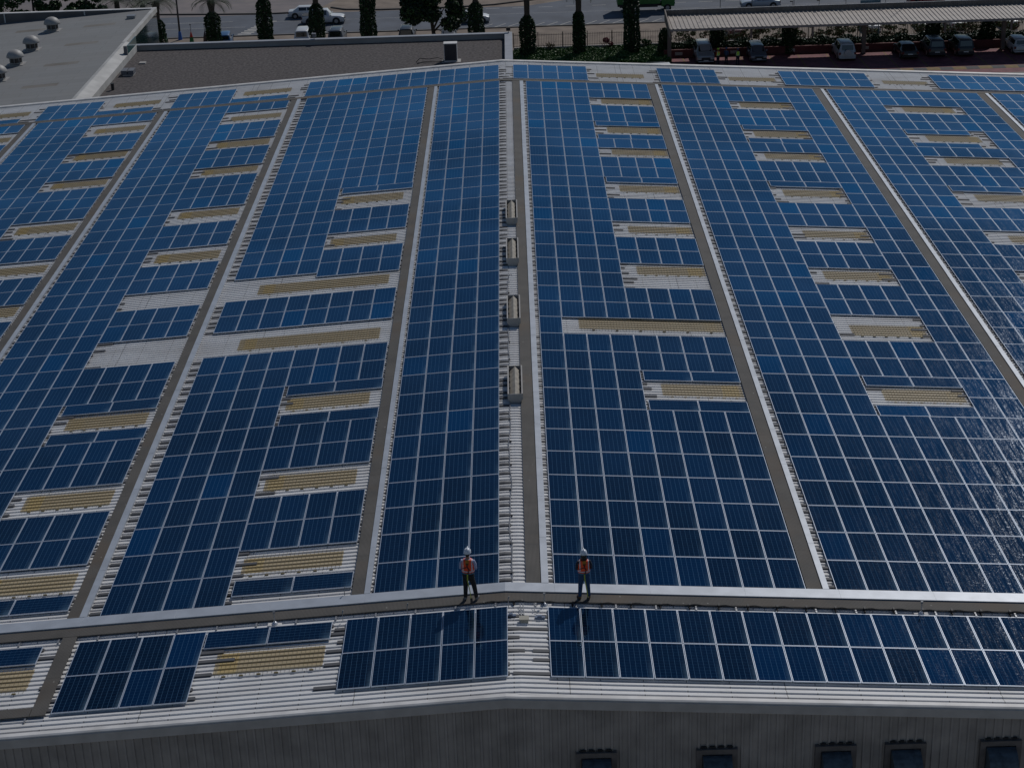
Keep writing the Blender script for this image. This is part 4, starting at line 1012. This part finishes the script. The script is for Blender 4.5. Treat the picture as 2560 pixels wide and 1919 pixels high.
b = MB(); b.add(vs, fs); b.build('fascia', mat('dark_ribbed_fascia', (0.17, 0.16, 0.15), 0.7, var=0.25, scale=1), can)
b = MB(); b.box(cx0, cx1, cy0 - .06, cy0 + .0, CZ - .22, CZ + .02); b.build('gutter', mat('grey_gutter', (0.22, 0.21, 0.21), 0.6), can)
b = MB(); b.prism([(cy0 - .05, CZ - .9), (cy0 - .05, CZ + .1), (cy1 + .08, CZ + .85), (cy1 + .08, CZ - .3)], 'x', cx0 - .12, cx0); b.build('end_panel', mat('end_panel_grey', (0.22, 0.19, 0.17), 0.8, var=0.2, scale=1), can)
b = MB(); b.box(cx0 - .1, cx1, cy1 + .05, cy1 + .12, CZ + .72, CZ + .80); b.build('top_trim', M_TRIM, can)
M_CPOST = mat('brown_grey_post', (0.16, 0.13, 0.12), 0.8)
for x in (18.1, 39.05, 54.07, 70):
    b = MB(); b.box(x - .2, x + .2, 139.9, 140.3, GZ, CZ - .02); b.build('post', M_CPOST, can)
for x in (18.1, 24.5, 31, 38, 45, 52, 59, 66, 73):
    b = MB(); b.box(x - .1, x + .1, cy0, cy1, CZ - .35, CZ - .1); b.build('beam', M_CPOST, can)
    if x in (24.5, 31, 45, 52): 
        b = MB(); b.box(x + 1.9, x + 2.1, 137.0, 137.2, CZ - 1.3, CZ - .1); b.build('hanger', M_CPOST, can)
for i, (x, dz) in enumerate(((31.7, 0), (34.6, 0), (37.5, 0), (41.8, .1), (50.1, .1))):
    f = thing('canopy_lamp', '%s small dark lamp on a bracket along the canopy, from the left' % ORD[i + 1], 'lamp', (x, 143.0, CZ + .7 + dz), 0, 'small lamps along the canopy')
    b = MB(); b.tube([(0, 0, 0), (0, 0, .55)], .025, 6); b.build('bracket', M_BLACK, f); b = MB(); b.box(-.28, .04, -.1, .06, .5, .6); b.build('lamp_head', M_BLACK, f)
b = MB(); b.box(39.2, 41.4, 143.6, 143.7, CZ + .15, CZ + 1.0); b.tube([(39.3, 143.65, GZ), (39.3, 143.65, CZ + .2)], .05, 6); b.tube([(41.3, 143.65, GZ), (41.3, 143.65, CZ + .2)], .05, 6)
tag(b.build('billboard', mat('faded_blue_board', (0.10, 0.20, 0.27), 0.6, var=0.3, scale=1)), 'faded blue board standing above the canopy', 'sign')
for i, (x, yy, zt) in enumerate(((24.0, 144.2, -6.0), (32.0, 143.9, -6.4), (44.2, 143.5, -6.8), (28.3, 150.5, -8))):
    b = MB(); b.tube([(x, yy, GZ), (x, yy, zt)], .035, 6); tag(b.build('thin_pole', M_IRON), '%s thin dark pole rising behind the canopy, from the left' % ['first', 'third', 'fourth', 'second'][i], 'pole', 'thin poles behind the canopy')

# ================================================================== VEHICLES
M_CGL = mat('car_glass', (0.012, 0.016, 0.02), 0.05, spec=0.8, coat=0.5)
M_TYRE = mat('tyre', (0.018, 0.018, 0.018), 0.85); M_RIM = mat('rim', (0.35, 0.36, 0.38), 0.35, 0.6)
M_TAIL = mat('tail_lens', (0.10, 0.006, 0.008), 0.3); M_HEAD = mat('head_lens', (0.3, 0.32, 0.35), 0.15)
M_PLATE = mat('number_plate', (0.55, 0.55, 0.55), 0.5); M_PLAS = mat('black_trim', (0.02, 0.02, 0.022), 0.6)
PAINT = {}
def paint(c):
    if c not in PAINT: PAINT[c] = mat('car_paint', c, 0.38, 0.1, coat=0.35)
    return PAINT[c]
def car(label, kind, col, loc, rz, cat='car', group=None, spare=False):
    # local frame: x = forward, y = left; stations along x
    c = thing(cat.replace(' ', '_'), label, cat, loc, rz, group)
    if kind == 'suv':   L_, W_, hb, hr = 4.75, 1.90, 1.05, 1.82; st = [(-.5, .62, 0), (-.485, .95, 0), (-.47, 1.0, 0), (-.44, 1.0, 1), (-.10, 1.0, 1), (.13, 1.0, 1), (.27, .99, 0), (.42, .92, 0), (.485, .80, 0), (.5, .5, 0)]
    elif kind == 'sedan': L_, W_, hb, hr = 4.75, 1.80, .92, 1.43; st = [(-.5, .6, 0), (-.48, .95, 0), (-.36, 1.0, 0), (-.22, 1.0, 1), (0, 1.0, 1), (.10, 1.0, 1), (.24, 1.0, 0), (.40, .90, 0), (.48, .74, 0), (.5, .48, 0)]
    elif kind == 'pickup': L_, W_, hb, hr = 5.2, 1.85, 1.05, 1.76; st = [(-.5, .6, 0), (-.49, .98, 0), (-.2, .98, 0), (-.165, .98, 1), (0, .98, 1), (.10, .98, 1), (.20, .98, 0), (.40, .92, 0), (.48, .82, 0), (.5, .5, 0)]
    else:               L_, W_, hb, hr = 4.2, 1.75, .98, 1.60; st = [(-.5, .6, 0), (-.48, .95, 0), (-.46, 1.0, 0), (-.43, 1.0, 1), (0, 1.0, 1), (.16, 1.0, 1), (.33, .98, 0), (.44, .88, 0), (.49, .75, 0), (.5, .5, 0)]
    w = W_ / 2; rings = []
    for fx, fh, cab in st:
        x = fx * L_; h = hb * fh; nar = 1 - .10 * max(0, (abs(fx) - .40) / .1) ** 2
        ww = w * nar; top = hr if cab else h + .035; wr = ww * (.72 if cab else .80)
        rings.append([(x, -ww * .93, .28), (x, -ww, .48), (x, -ww, h - .16), (x, -ww * .95, h), (x, -wr, top - (.05 if cab else .01)), (x, -wr * .6, top), (x, wr * .6, top), (x, wr, top - (.05 if cab else .01)), (x, ww * .95, h), (x, ww, h - .16), (x, ww, .48), (x, ww * .93, .28)])
    b = MB(); n = len(rings[0]); vs = [p for r in rings for p in r]; fs = []
    for i in range(len(rings) - 1):
        for k in range(n): fs.append((i * n + k, (i + 1) * n + k, (i + 1) * n + (k + 1) % n, i * n + (k + 1) % n))
    fs += [tuple(range(n)), tuple(range((len(rings) - 1) * n, len(rings) * n))[::-1]]
    b.add(vs, fs); body = b.build('body', paint(col), c, True)
    md = body.modifiers.new('Bevel', 'BEVEL'); md.width = .05; md.segments = 2; md.limit_method = 'ANGLE'; md.angle_limit = math.radians(28)
    cabi = [i for i, s in enumerate(st) if s[2]]; a0, a1 = cabi[0], cabi[-1]
    def lerp(p, q, t): return tuple(p[k] * (1 - t) + q[k] * t for k in range(3))
    def pane(nm, q4, t0=.10, t1=.90, off=.012):
        A, B_, C_, D = [Vector(p) for p in q4]
        nrm = (B_ - A).cross(D - A); nrm.normalize()
        cen = (A + B_ + C_ + D) / 4
        if (cen - Vector((0, 0, .9))).dot(nrm) < 0: nrm = -nrm
        pt = lambda u, v: tuple((A * (1 - u) + B_ * u) * (1 - v) + (D * (1 - u) + C_ * u) * v + nrm * off)
        g = MB(); g.quad(pt(t0, .12), pt(1 - t0, .12), pt(1 - t0, .88), pt(t0, .88)); g.build(nm, M_CGL, c)
    for side in (0, 1):
        ks = (3, 4) if side == 0 else (8, 7)
        for i in range(a0, a1): 
            pane('side_window', (rings[i][ks[0]], rings[i + 1][ks[0]], rings[i + 1][ks[1]], rings[i][ks[1]]), .06)
    pane('windscreen', (rings[a1 + 1][4], rings[a1 + 1][7], rings[a1][7], rings[a1][4]), .04)
    pane('rear_window', (rings[a0 - 1][4], rings[a0 - 1][7], rings[a0][7], rings[a0][4]), .06)
    R_ = .37 if kind in ('suv', 'pickup') else .32
    for fx in (-.31, .31):
        for s in (-1, 1):
            g = MB(); g.tube([(fx * L_, s * (w - .20), R_), (fx * L_, s * (w + .015), R_)], R_, 18); wh = g.build('wheel', M_TYRE, c, False)
            g = MB(); g.tube([(fx * L_, s * (w + .0), R_), (fx * L_, s * (w + .025), R_)], R_ * .62, 14); g.build('rim', M_RIM, wh)
            g = MB(); g.tube([(fx * L_, s * (w - .3), R_ + .03), (fx * L_, s * (w + .004), R_ + .03)], R_ + .09, 18); g.build('wheel_arch', M_PLAS, c)
    for s in (-1, 1):
        g = MB(); g.box(L_ * .475, L_ * .497, s * w * .78 - .16, s * w * .78 + .16, hb * .62, hb * .76); g.build('headlight', M_HEAD, c)
        g = MB(); g.box(-L_ * .498, -L_ * .478, s * w * .84 - .10, s * w * .84 + .10, hb * .66, hb * .92); g.build('tail_light', M_TAIL, c)
        g = MB(); g.box(L_ * .18, L_ * .21, s * (w + .08) - .08, s * (w + .08) + .08, hb - .02, hb + .12); g.build('mirror', paint(col), c)
    g = MB(); g.box(L_ * .485, L_ * .503, -w * .5, w * .5, .45, hb * .72); g.build('grille', M_PLAS, c)
    g = MB(); g.box(L_ * .50, L_ * .507, -.26, .26, .38, .48); g.build('number_plate', M_PLATE, c)
    g = MB(); g.box(-L_ * .507, -L_ * .498, -.26, .26, .55, .66); g.build('number_plate', M_PLATE, c)
    g = MB(); g.box(-L_ * .51, -L_ * .47, -w * .9, w * .9, .30, .46); g.box(L_ * .47, L_ * .505, -w * .85, w * .85, .28, .40); g.build('bumper', M_PLAS if kind == 'pickup' else paint(col), c)
    if kind == 'suv':
        for s in (-1, 1):
            g = MB(); g.tube([(-L_ * .38, s * w * .62, hr + .05), (L_ * .05, s * w * .62, hr + .05)], .022, 6); g.build('roof_rail', M_STEEL, c)
    if spare:
        g = MB(); g.tube([(-L_ * .505, 0, .95), (-L_ * .555, 0, .95)], .35, 20); sp_ = g.build('spare_wheel_cover', paint(col), c)
    if kind == 'pickup':
        g = MB(); g.box(-L_ * .485, -L_ * .19, -w * .82, w * .82, hb - .02, hb + .045); g.build('load_bed', M_PLAS, c)
    return c
WHT = (0.62, 0.63, 0.64); R90 = math.pi / 2
car('white sedan on the road, half hidden behind the white pickup', 'sedan', WHT, (-23.9, 168.9, GZ), 0, group='cars on the road')
car('white double cab pickup driving behind an ivy palm', 'pickup', WHT, (-21.6, 165.0, GZ), 0, 'pickup truck')
car('white car emerging from behind the big dark tree', 'sedan', WHT, (-3.8, 162.8, GZ), 0, group='cars on the road')
car('pale silver sedan on the road above the canopy', 'sedan', (0.42, 0.46, 0.50), (31.4, 166.0, GZ), math.pi, group='cars on the road')
car('red hatchback at the top right edge of the road', 'hatch', (0.22, 0.012, 0.02), (51.2, 164.5, GZ), 0, group='cars on the road')
car('blue car parked on the sand beside the drooping palm', 'hatch', (0.03, 0.10, 0.22), (-32.0, 154.2, GZ), R90 * 1.06, group='cars parked on the sand')
car('white boxy car peeking left of an ivy trunk', 'suv', WHT, (-22.9, 154.4, GZ), R90, group='cars parked on the sand')
car('dark grey suv parked on sand behind the gravel roof', 'suv', (0.07, 0.08, 0.095), (-19.0, 154.0, GZ), R90, group='cars parked on the sand')
car('grey car parked in the shade under the big tree', 'sedan', (0.16, 0.17, 0.19), (-6.1, 153.2, GZ), R90, group='cars parked on the sand')
car('black off road car parked left of the tree trunk', 'suv', (0.018, 0.02, 0.022), (-10.9, 153.5, GZ), R90, group='cars parked on the sand')
car('silver suv facing the warehouse, leftmost in the car park', 'suv', (0.30, 0.32, 0.34), (21.75, 139.5, GZ), -R90, group='cars under the canopy')
car('dark silver hatchback parked right of the workers', 'hatch', (0.11, 0.13, 0.16), (27.4, 139.2, GZ), -R90, group='cars under the canopy')
car('white suv with spare wheel on its back door', 'suv', (0.38, 0.41, 0.44), (36.7, 138.9, GZ), R90, group='cars under the canopy', spare=True)  # white darkened to put canopy shade into the paint
car('black sedan parked right of the white spare wheel car', 'sedan', (0.012, 0.014, 0.018), (43.3, 138.6, GZ), R90, group='cars under the canopy')
car('black crossover in the middle of the three dark cars', 'suv', (0.016, 0.022, 0.032), (46.3, 139.2, GZ), R90, group='cars under the canopy')
car('large black suv, rightmost of the three dark cars', 'suv', (0.012, 0.018, 0.026), (49.3, 139.0, GZ), R90, group='cars under the canopy')
car('white hatchback parked at the right end of the car park', 'hatch', (0.42, 0.44, 0.46), (55.3, 139.0, GZ), R90, group='cars under the canopy')  # paint dimmed from white for the shade under the canopy
car('white suv whose roof just shows above the roof edge', 'suv', WHT, (16.7, 130.6, GZ), .1)
for x, col, lab in ((26.5, (0.12, 0.04, 0.04), 'dark red car behind the railing above the workers'), (42.0, WHT, 'white car behind the railing, leftmost of the pale ones'), (48.2, WHT, 'white car behind the railing, middle of the pale ones'), (51.6, (0.30, 0.31, 0.33), 'silver car behind the railing, third pale one'), (57.5, WHT, 'white car behind the railing at the right edge')):
    car(lab, 'sedan', col, (x, 151.6, GZ), R90, group='cars behind the railing')
# green truck
tr = thing('truck', 'green box truck driving behind an ivy palm', 'truck', (14.0, 166.3, GZ))
M_GRN = mat('green_truck_paint', (0.012, 0.16, 0.022), 0.4, coat=0.3, var=0.1, scale=1)
b = MB(); b.box(0, 5.2, -1.15, 1.15, 1.0, 3.5); bx_ = b.build('cargo_box', M_GRN, tr)
b = MB()
for k in range(1, 10): b.box(k * .52 - .02, k * .52 + .02, -1.165, -1.151, 1.05, 3.45)
b.build('box_rib', mat('green_truck_rib', (0.008, 0.11, 0.016), 0.4), bx_)
b = MB(); b.prism([(5.35, .6), (6.95, .6), (7.0, 1.45), (6.75, 2.35), (6.4, 2.6), (5.35, 2.6)], 'y', -1.02, 1.02); cabn = b.build('cab', M_GRN, tr)
md = cabn.modifiers.new('Bevel', 'BEVEL'); md.width = .09; md.segments = 3
b = MB(); b.quad((5.6, -1.035, 1.55), (6.6, -1.035, 1.55), (6.5, -1.035, 2.3), (5.6, -1.035, 2.3)); b.build('side_window', M_CGL, tr)
b = MB(); b.quad((7.01, -.85, 1.5), (7.01, .85, 1.5), (6.80, .85, 2.3), (6.80, -.85, 2.3)); b.build('windscreen', M_CGL, tr)
b = MB(); b.box(.1, 6.2, -.45, .45, .6, 1.0); b.box(.3, 4.9, -1.1, -1.05, .6, .95); b.build('chassis', M_PLAS, tr)
for x in (1.2, 6.1):
    for s in (-1, 1):
        b = MB(); b.tube([(x, s * .8, .45), (x, s * 1.08, .45)], .45, 18); wh = b.build('wheel', M_TYRE, tr); b = MB(); b.tube([(x, s * 1.06, .45), (x, s * 1.10, .45)], .24, 12); b.build('rim', M_RIM, wh)
for s in (-1, 1):
    b = MB(); b.box(6.94, 7.03, s * .75 - .15, s * .75 + .15, .85, 1.1); b.build('headlight', M_HEAD, tr)

# ================================================================== PEOPLE
def fuse(name, mb, m_, parent, voxel=.014, mats=None, smooth=True):
    o = bpy.data.objects.new(name, mb.mesh(name, m_)); C.objects.link(o)
    md = o.modifiers.new('Remesh', 'REMESH'); md.mode = 'VOXEL'; md.voxel_size = voxel
    md2 = o.modifiers.new('Smooth', 'SMOOTH'); md2.factor = .5; md2.iterations = 4
    dg = bpy.context.evaluated_depsgraph_get(); me = bpy.data.meshes.new_from_object(o.evaluated_get(dg))
    o.modifiers.clear(); o.data = me; me.name = name
    me.polygons.foreach_set('use_smooth', [True] * len(me.polygons))
    if not me.materials: me.materials.append(m_)
    o.parent = parent; return o
M_SKIN = mat('skin', (0.28, 0.16, 0.10), 0.55); M_HAIR = mat('black_hair', (0.008, 0.007, 0.007), 0.6)
M_HELM = mat('white_helmet', (0.72, 0.76, 0.82), 0.3, coat=0.4)
M_SILV = mat('reflective_tape', (0.55, 0.58, 0.62), 0.4); M_STRAP = mat('harness_strap', (0.012, 0.013, 0.018), 0.7); M_LANY = mat('yellow_lanyard', (0.36, 0.40, 0.04), 0.6)
def hand(b, wx, wy, wz, s, fwd):
    # palm, four bent fingers and a thumb, pointing along fwd (unit vector, horizontal)
    fx, fy = fwd; rx, ry_ = -fy * s, fx * s
    P = lambda a, c, h: (wx + fx * a + rx * c, wy + fy * a + ry_ * c, wz + h)
    b.tube([P(0, 0, 0), P(.045, 0, .004), P(.09, 0, 0)], [(.026, .018), (.036, .016), (.034, .014)], 8)
    for k, (c, l) in enumerate(((-.030, .062), (-.011, .074), (.010, .070), (.029, .055))):
        b.tube([P(.078, c, 0), P(.078 + l * .5, c * 1.1, -.006), P(.078 + l * .8, c * 1.1, -.022), P(.078 + l * .85, c * 1.1, -.036)], [.0095, .009, .008, .0065], 6)
    b.tube([P(.02, -.03, 0), P(.05, -.052, -.004), P(.085, -.058, -.012)], [.012, .0105, .008], 6)
def person(label, loc, rz, shirt, trousers, shoe, stance, arms, vest=None, helmet=True, hood=False, H=1.0, lany=False, group=None, belt=None):
    p = thing('person', label, 'person', loc, rz, group); p.scale = (H, H, H)
    lx, rx = stance    # ankle x of left and right foot
    body = MB()
    body.rings([(0, 0, .86, .13, .09), (0, 0, .96, .155, .11), (0, 0, 1.06, .135, .095), (0, .01, 1.18, .15, .10), (0, .01, 1.32, .175, .105), (0, 0, 1.40, .16, .085), (0, 0, 1.45, .07, .06), (0, .005, 1.50, .052, .055), (0, .01, 1.54, .050, .055)], 18)
    body.rings([(0, .02, 1.50, .04, .05), (0, .02, 1.54, .062, .075), (0, .015, 1.60, .075, .092), (0, .01, 1.66, .078, .098), (0, .005, 1.71, .070, .088), (0, .0, 1.745, .04, .05)], 16)
    body.ball((0, .105, 1.615), (.012, .02, .022), 8)
    for s in (-1, 1): body.ball((s * .078, .0, 1.62), (.010, .018, .028), 8)
    legs = []
    for s, ax in ((-1, lx), (1, rx)):
        hx = s * .085; kx = hx + (ax - hx) * .5
        legs.append([(hx, 0, .92), (hx, 0, .80), (kx, .03, .50), (ax, -.01, .10)])
        body.tube(legs[-1], [.095, .092, .062, .042], 12); body.tube([(ax, -.05, .045), (ax, .03, .05), (ax + s * .02, .16, .03)], [.04, .042, .032], 10)
    al = []
    for s in (-1, 1):
        if arms == 'front': q = [(s * .155, 0, 1.39), (s * .215, -.01, 1.27), (s * .235, .0, 1.12), (s * .17, .18, 1.08), (s * .075, .24, 1.12)]
        elif arms == 'low': q = [(s * .155, 0, 1.39), (s * .225, 0, 1.27), (s * .25, 0, 1.12), (s * .215, .10, .98), (s * .14, .18, .90)]
        else: q = [(s * .155, 0, 1.39), (s * .215, 0, 1.27), (s * .235, -.01, 1.12), (s * .24, .03, .97), (s * .235, .06, .86)]
        al.append(q); body.tube(q, [.055, .050, .041, .036, .027], 10)
        d = Vector(q[-1]) - Vector(q[-2]); d.z = 0
        if d.length < .05: d = Vector((0, 1, 0))
        d.normalize(); hand(body, q[-1][0], q[-1][1], q[-1][2], s, (d.x, d.y))
    fuse('body', body, M_SKIN, p, .011)
    # clothes
    b = MB(); b.rings([(0, 0, .93, .165, .12), (0, 0, 1.06, .150, .108), (0, .01, 1.18, .163, .113), (0, .01, 1.32, .190, .118), (0, 0, 1.41, .165, .095), (0, 0, 1.455, .075, .068)], 18)
    for q in al: b.tube(q[:4] + [tuple(Vector(q[3]).lerp(Vector(q[4]), .75))], [.066, .060, .052, .044, .036], 10)
    fuse('shirt', b, shirt, p, .013)
    b = MB(); b.rings([(0, 0, .80, .17, .115), (0, 0, .93, .172, .122), (0, 0, 1.02, .152, .11)], 16)
    for q in legs: b.tube([q[0], q[1], q[2], (q[3][0], q[3][1], .09)], [.105, .102, .078, .060], 12)
    fuse('trousers', b, trousers, p, .013)
    b = MB()
    for s, ax in ((-1, lx), (1, rx)): b.tube([(ax, -.075, .05), (ax, -.02, .062), (ax + s * .02, .10, .05), (ax + s * .035, .20, .032)], [(.045, .05), (.050, .06), (.048, .048), (.036, .03)], 12)
    for s, ax in ((-1, lx), (1, rx)): b.tube([(ax, -.01, .05), (ax, -.01, .15)], .056, 10)
    fuse('boots', b, shoe, p, .012)
    if vest:
        b = MB(); b.rings([(0, 0, 1.0, .20, .150), (0, .01, 1.18, .202, .150), (0, .01, 1.32, .212, .150), (0, 0, 1.41, .165, .122), (0, 0, 1.44, .12, .10)], 24)
        v = fuse('vest', b, vest[0], p, .012)
        v.data.materials.clear(); v.data.materials.append(vest[0]); v.data.materials.append(M_SILV); v.data.materials.append(vest[1])
        idx = []
        for f in v.data.polygons:
            c = f.center; k = 0
            if 1.04 < c.z < 1.075: k = 1
            if .125 < abs(c.x) < .155 and c.z > 1.09: k = 1
            if c.z > 1.30 and abs(c.x) < .055 and c.y < 0: k = 2
            idx.append(k)
        v.data.polygons.foreach_set('material_index', idx)
        if belt:
            b = MB(); b.rings([(0, 0, .955, .182, .134), (0, 0, .992, .184, .136)], 20); b.build('belt_band', belt, p)
    if lany:
        b = MB(); b.tube([(-.17, -.06, 1.12), (-.06, -.14, 1.20), (0, -.145, 1.22), (.06, -.14, 1.12), (.02, -.15, 1.02), (.0, -.15, .94)], .018, 6); b.tube([(.15, -.08, 1.06), (0, -.145, 1.22), (-.03, -.145, 1.34), (.03, -.145, 1.34), (0, -.145, 1.24)], .013, 6); b.build('harness', M_STRAP, p)
        b = MB(); b.tube([(0, -.15, .98), (.0, -.19, .8), (.06, -.21, .45), (.095, -.20, .12)], [.022, .02, .013, .012], 8); b.build('lanyard', M_LANY, p)
        b = MB(); b.tube([(.095, -.20, .16), (.10, -.20, .02)], .035, 10); b.build('lanyard_hook', M_STRAP, p)
    if hood:
        b = MB(); b.rings([(0, 0, 1.42, .12, .10), (0, 0, 1.50, .10, .095), (0, 0, 1.60, .095, .108), (0, 0, 1.70, .085, .10)], 16); b.build('hair', M_HAIR, p, True)
    else:
        b = MB(); b.rings([(0, -.012, 1.53, .045, .04), (0, -.012, 1.58, .072, .088), (0, -.012, 1.66, .084, .094), (0, -.004, 1.73, .068, .08), (0, 0, 1.76, .02, .02)], 16); b.build('hair', M_HAIR, p, True)
    if helmet:
        b = MB(); rs = [(0, .0, 1.655, .112, .135), (0, .0, 1.66, .118, .142), (0, 0, 1.672, .112, .13)]
        for t in range(1, 9):
            a = math.pi / 2 * t / 8.2; rs.append((0, 0, 1.672 + .135 * math.sin(a), .112 * math.cos(a) ** .8, .13 * math.cos(a) ** .8))
        b.rings(rs, 24); b.box(-.085, .085, .11, .175, 1.655, 1.668); b.box(-.014, .014, -.10, .11, 1.795, 1.815); b.build('helmet', M_HELM if helmet is True else helmet, p, True)
    for s in (-1, 1):
        b = MB(); b.ball((s * .030, .105, 1.645), (.012, .008, .008), 8); b.build('eye', M_HAIR, p)
    b = MB(); b.box(-.022, .022, .104, .112, 1.575, 1.582); b.build('mouth', mat('lips', (0.25, 0.09, 0.07), .5) if 'lips' not in bpy.data.materials else bpy.data.materials['lips'], p)
    return p
M_OR = mat('orange_vest', (0.85, 0.075, 0.012), 0.6); M_YB = mat('yellow_patch', (0.42, 0.17, 0.01), 0.6); M_LIME = mat('lime_vest', (0.45, 0.75, 0.05), 0.6)
M_LB = mat('pale_blue_shirt', (0.34, 0.37, 0.52), 0.8); M_NAVY = mat('navy_shirt', (0.012, 0.016, 0.03), 0.8); M_BLKT = mat('black_trousers', (0.008, 0.009, 0.012), 0.8)
M_JEAN = mat('blue_jeans', (0.012, 0.05, 0.13), 0.8); M_BOOTB = mat('brown_boots', (0.14, 0.07, 0.03), 0.7); M_BOOTG = mat('grey_boots', (0.16, 0.16, 0.17), 0.6)
M_TEAL = mat('teal_band', (0.05, 0.16, 0.24), 0.7)
person('worker in black trousers, white helmet and orange vest seen from behind', (-.68, -.86, rz_(-.68, -.012)), -.14, M_LB, M_BLKT, M_BOOTG, (-.12, .23), 'front', (M_OR, M_YB), lany=True, H=1.02, belt=M_TEAL)
person('worker in blue jeans with dark hair under a white helmet and orange vest', (2.95, -.86, rz_(2.95, -.012)), .08, M_NAVY, M_JEAN, M_BOOTB, (-.15, .15), 'front', (M_OR, M_YB), hood=True, lany=True, H=.97, belt=M_TEAL)
person('person in red shirt and yellow vest standing left in the car park group', (23.0, 136.9, GZ), .5, mat('red_shirt', (0.40, 0.04, 0.02), .8), M_NAVY, M_BLKT, (-.11, .11), 'low', (M_LIME, M_OR), helmet=M_LIME)
person('person in dark blue clothes in the middle of the car park group', (23.9, 137.2, GZ), -.6, mat('dark_blue_shirt', (0.03, 0.06, 0.13), .8), M_NAVY, M_BLKT, (-.11, .11), 'low', None, helmet=mat('blue_helmet', (0.03, 0.09, 0.22), .4))
person('person in dark clothes and lime vest standing right of the group', (25.05, 136.6, GZ), .1, M_NAVY, M_NAVY, M_BLKT, (-.12, .12), 'low', (M_LIME, M_LIME), helmet=mat('dark_blue_helmet', (0.02, 0.05, 0.12), .4))
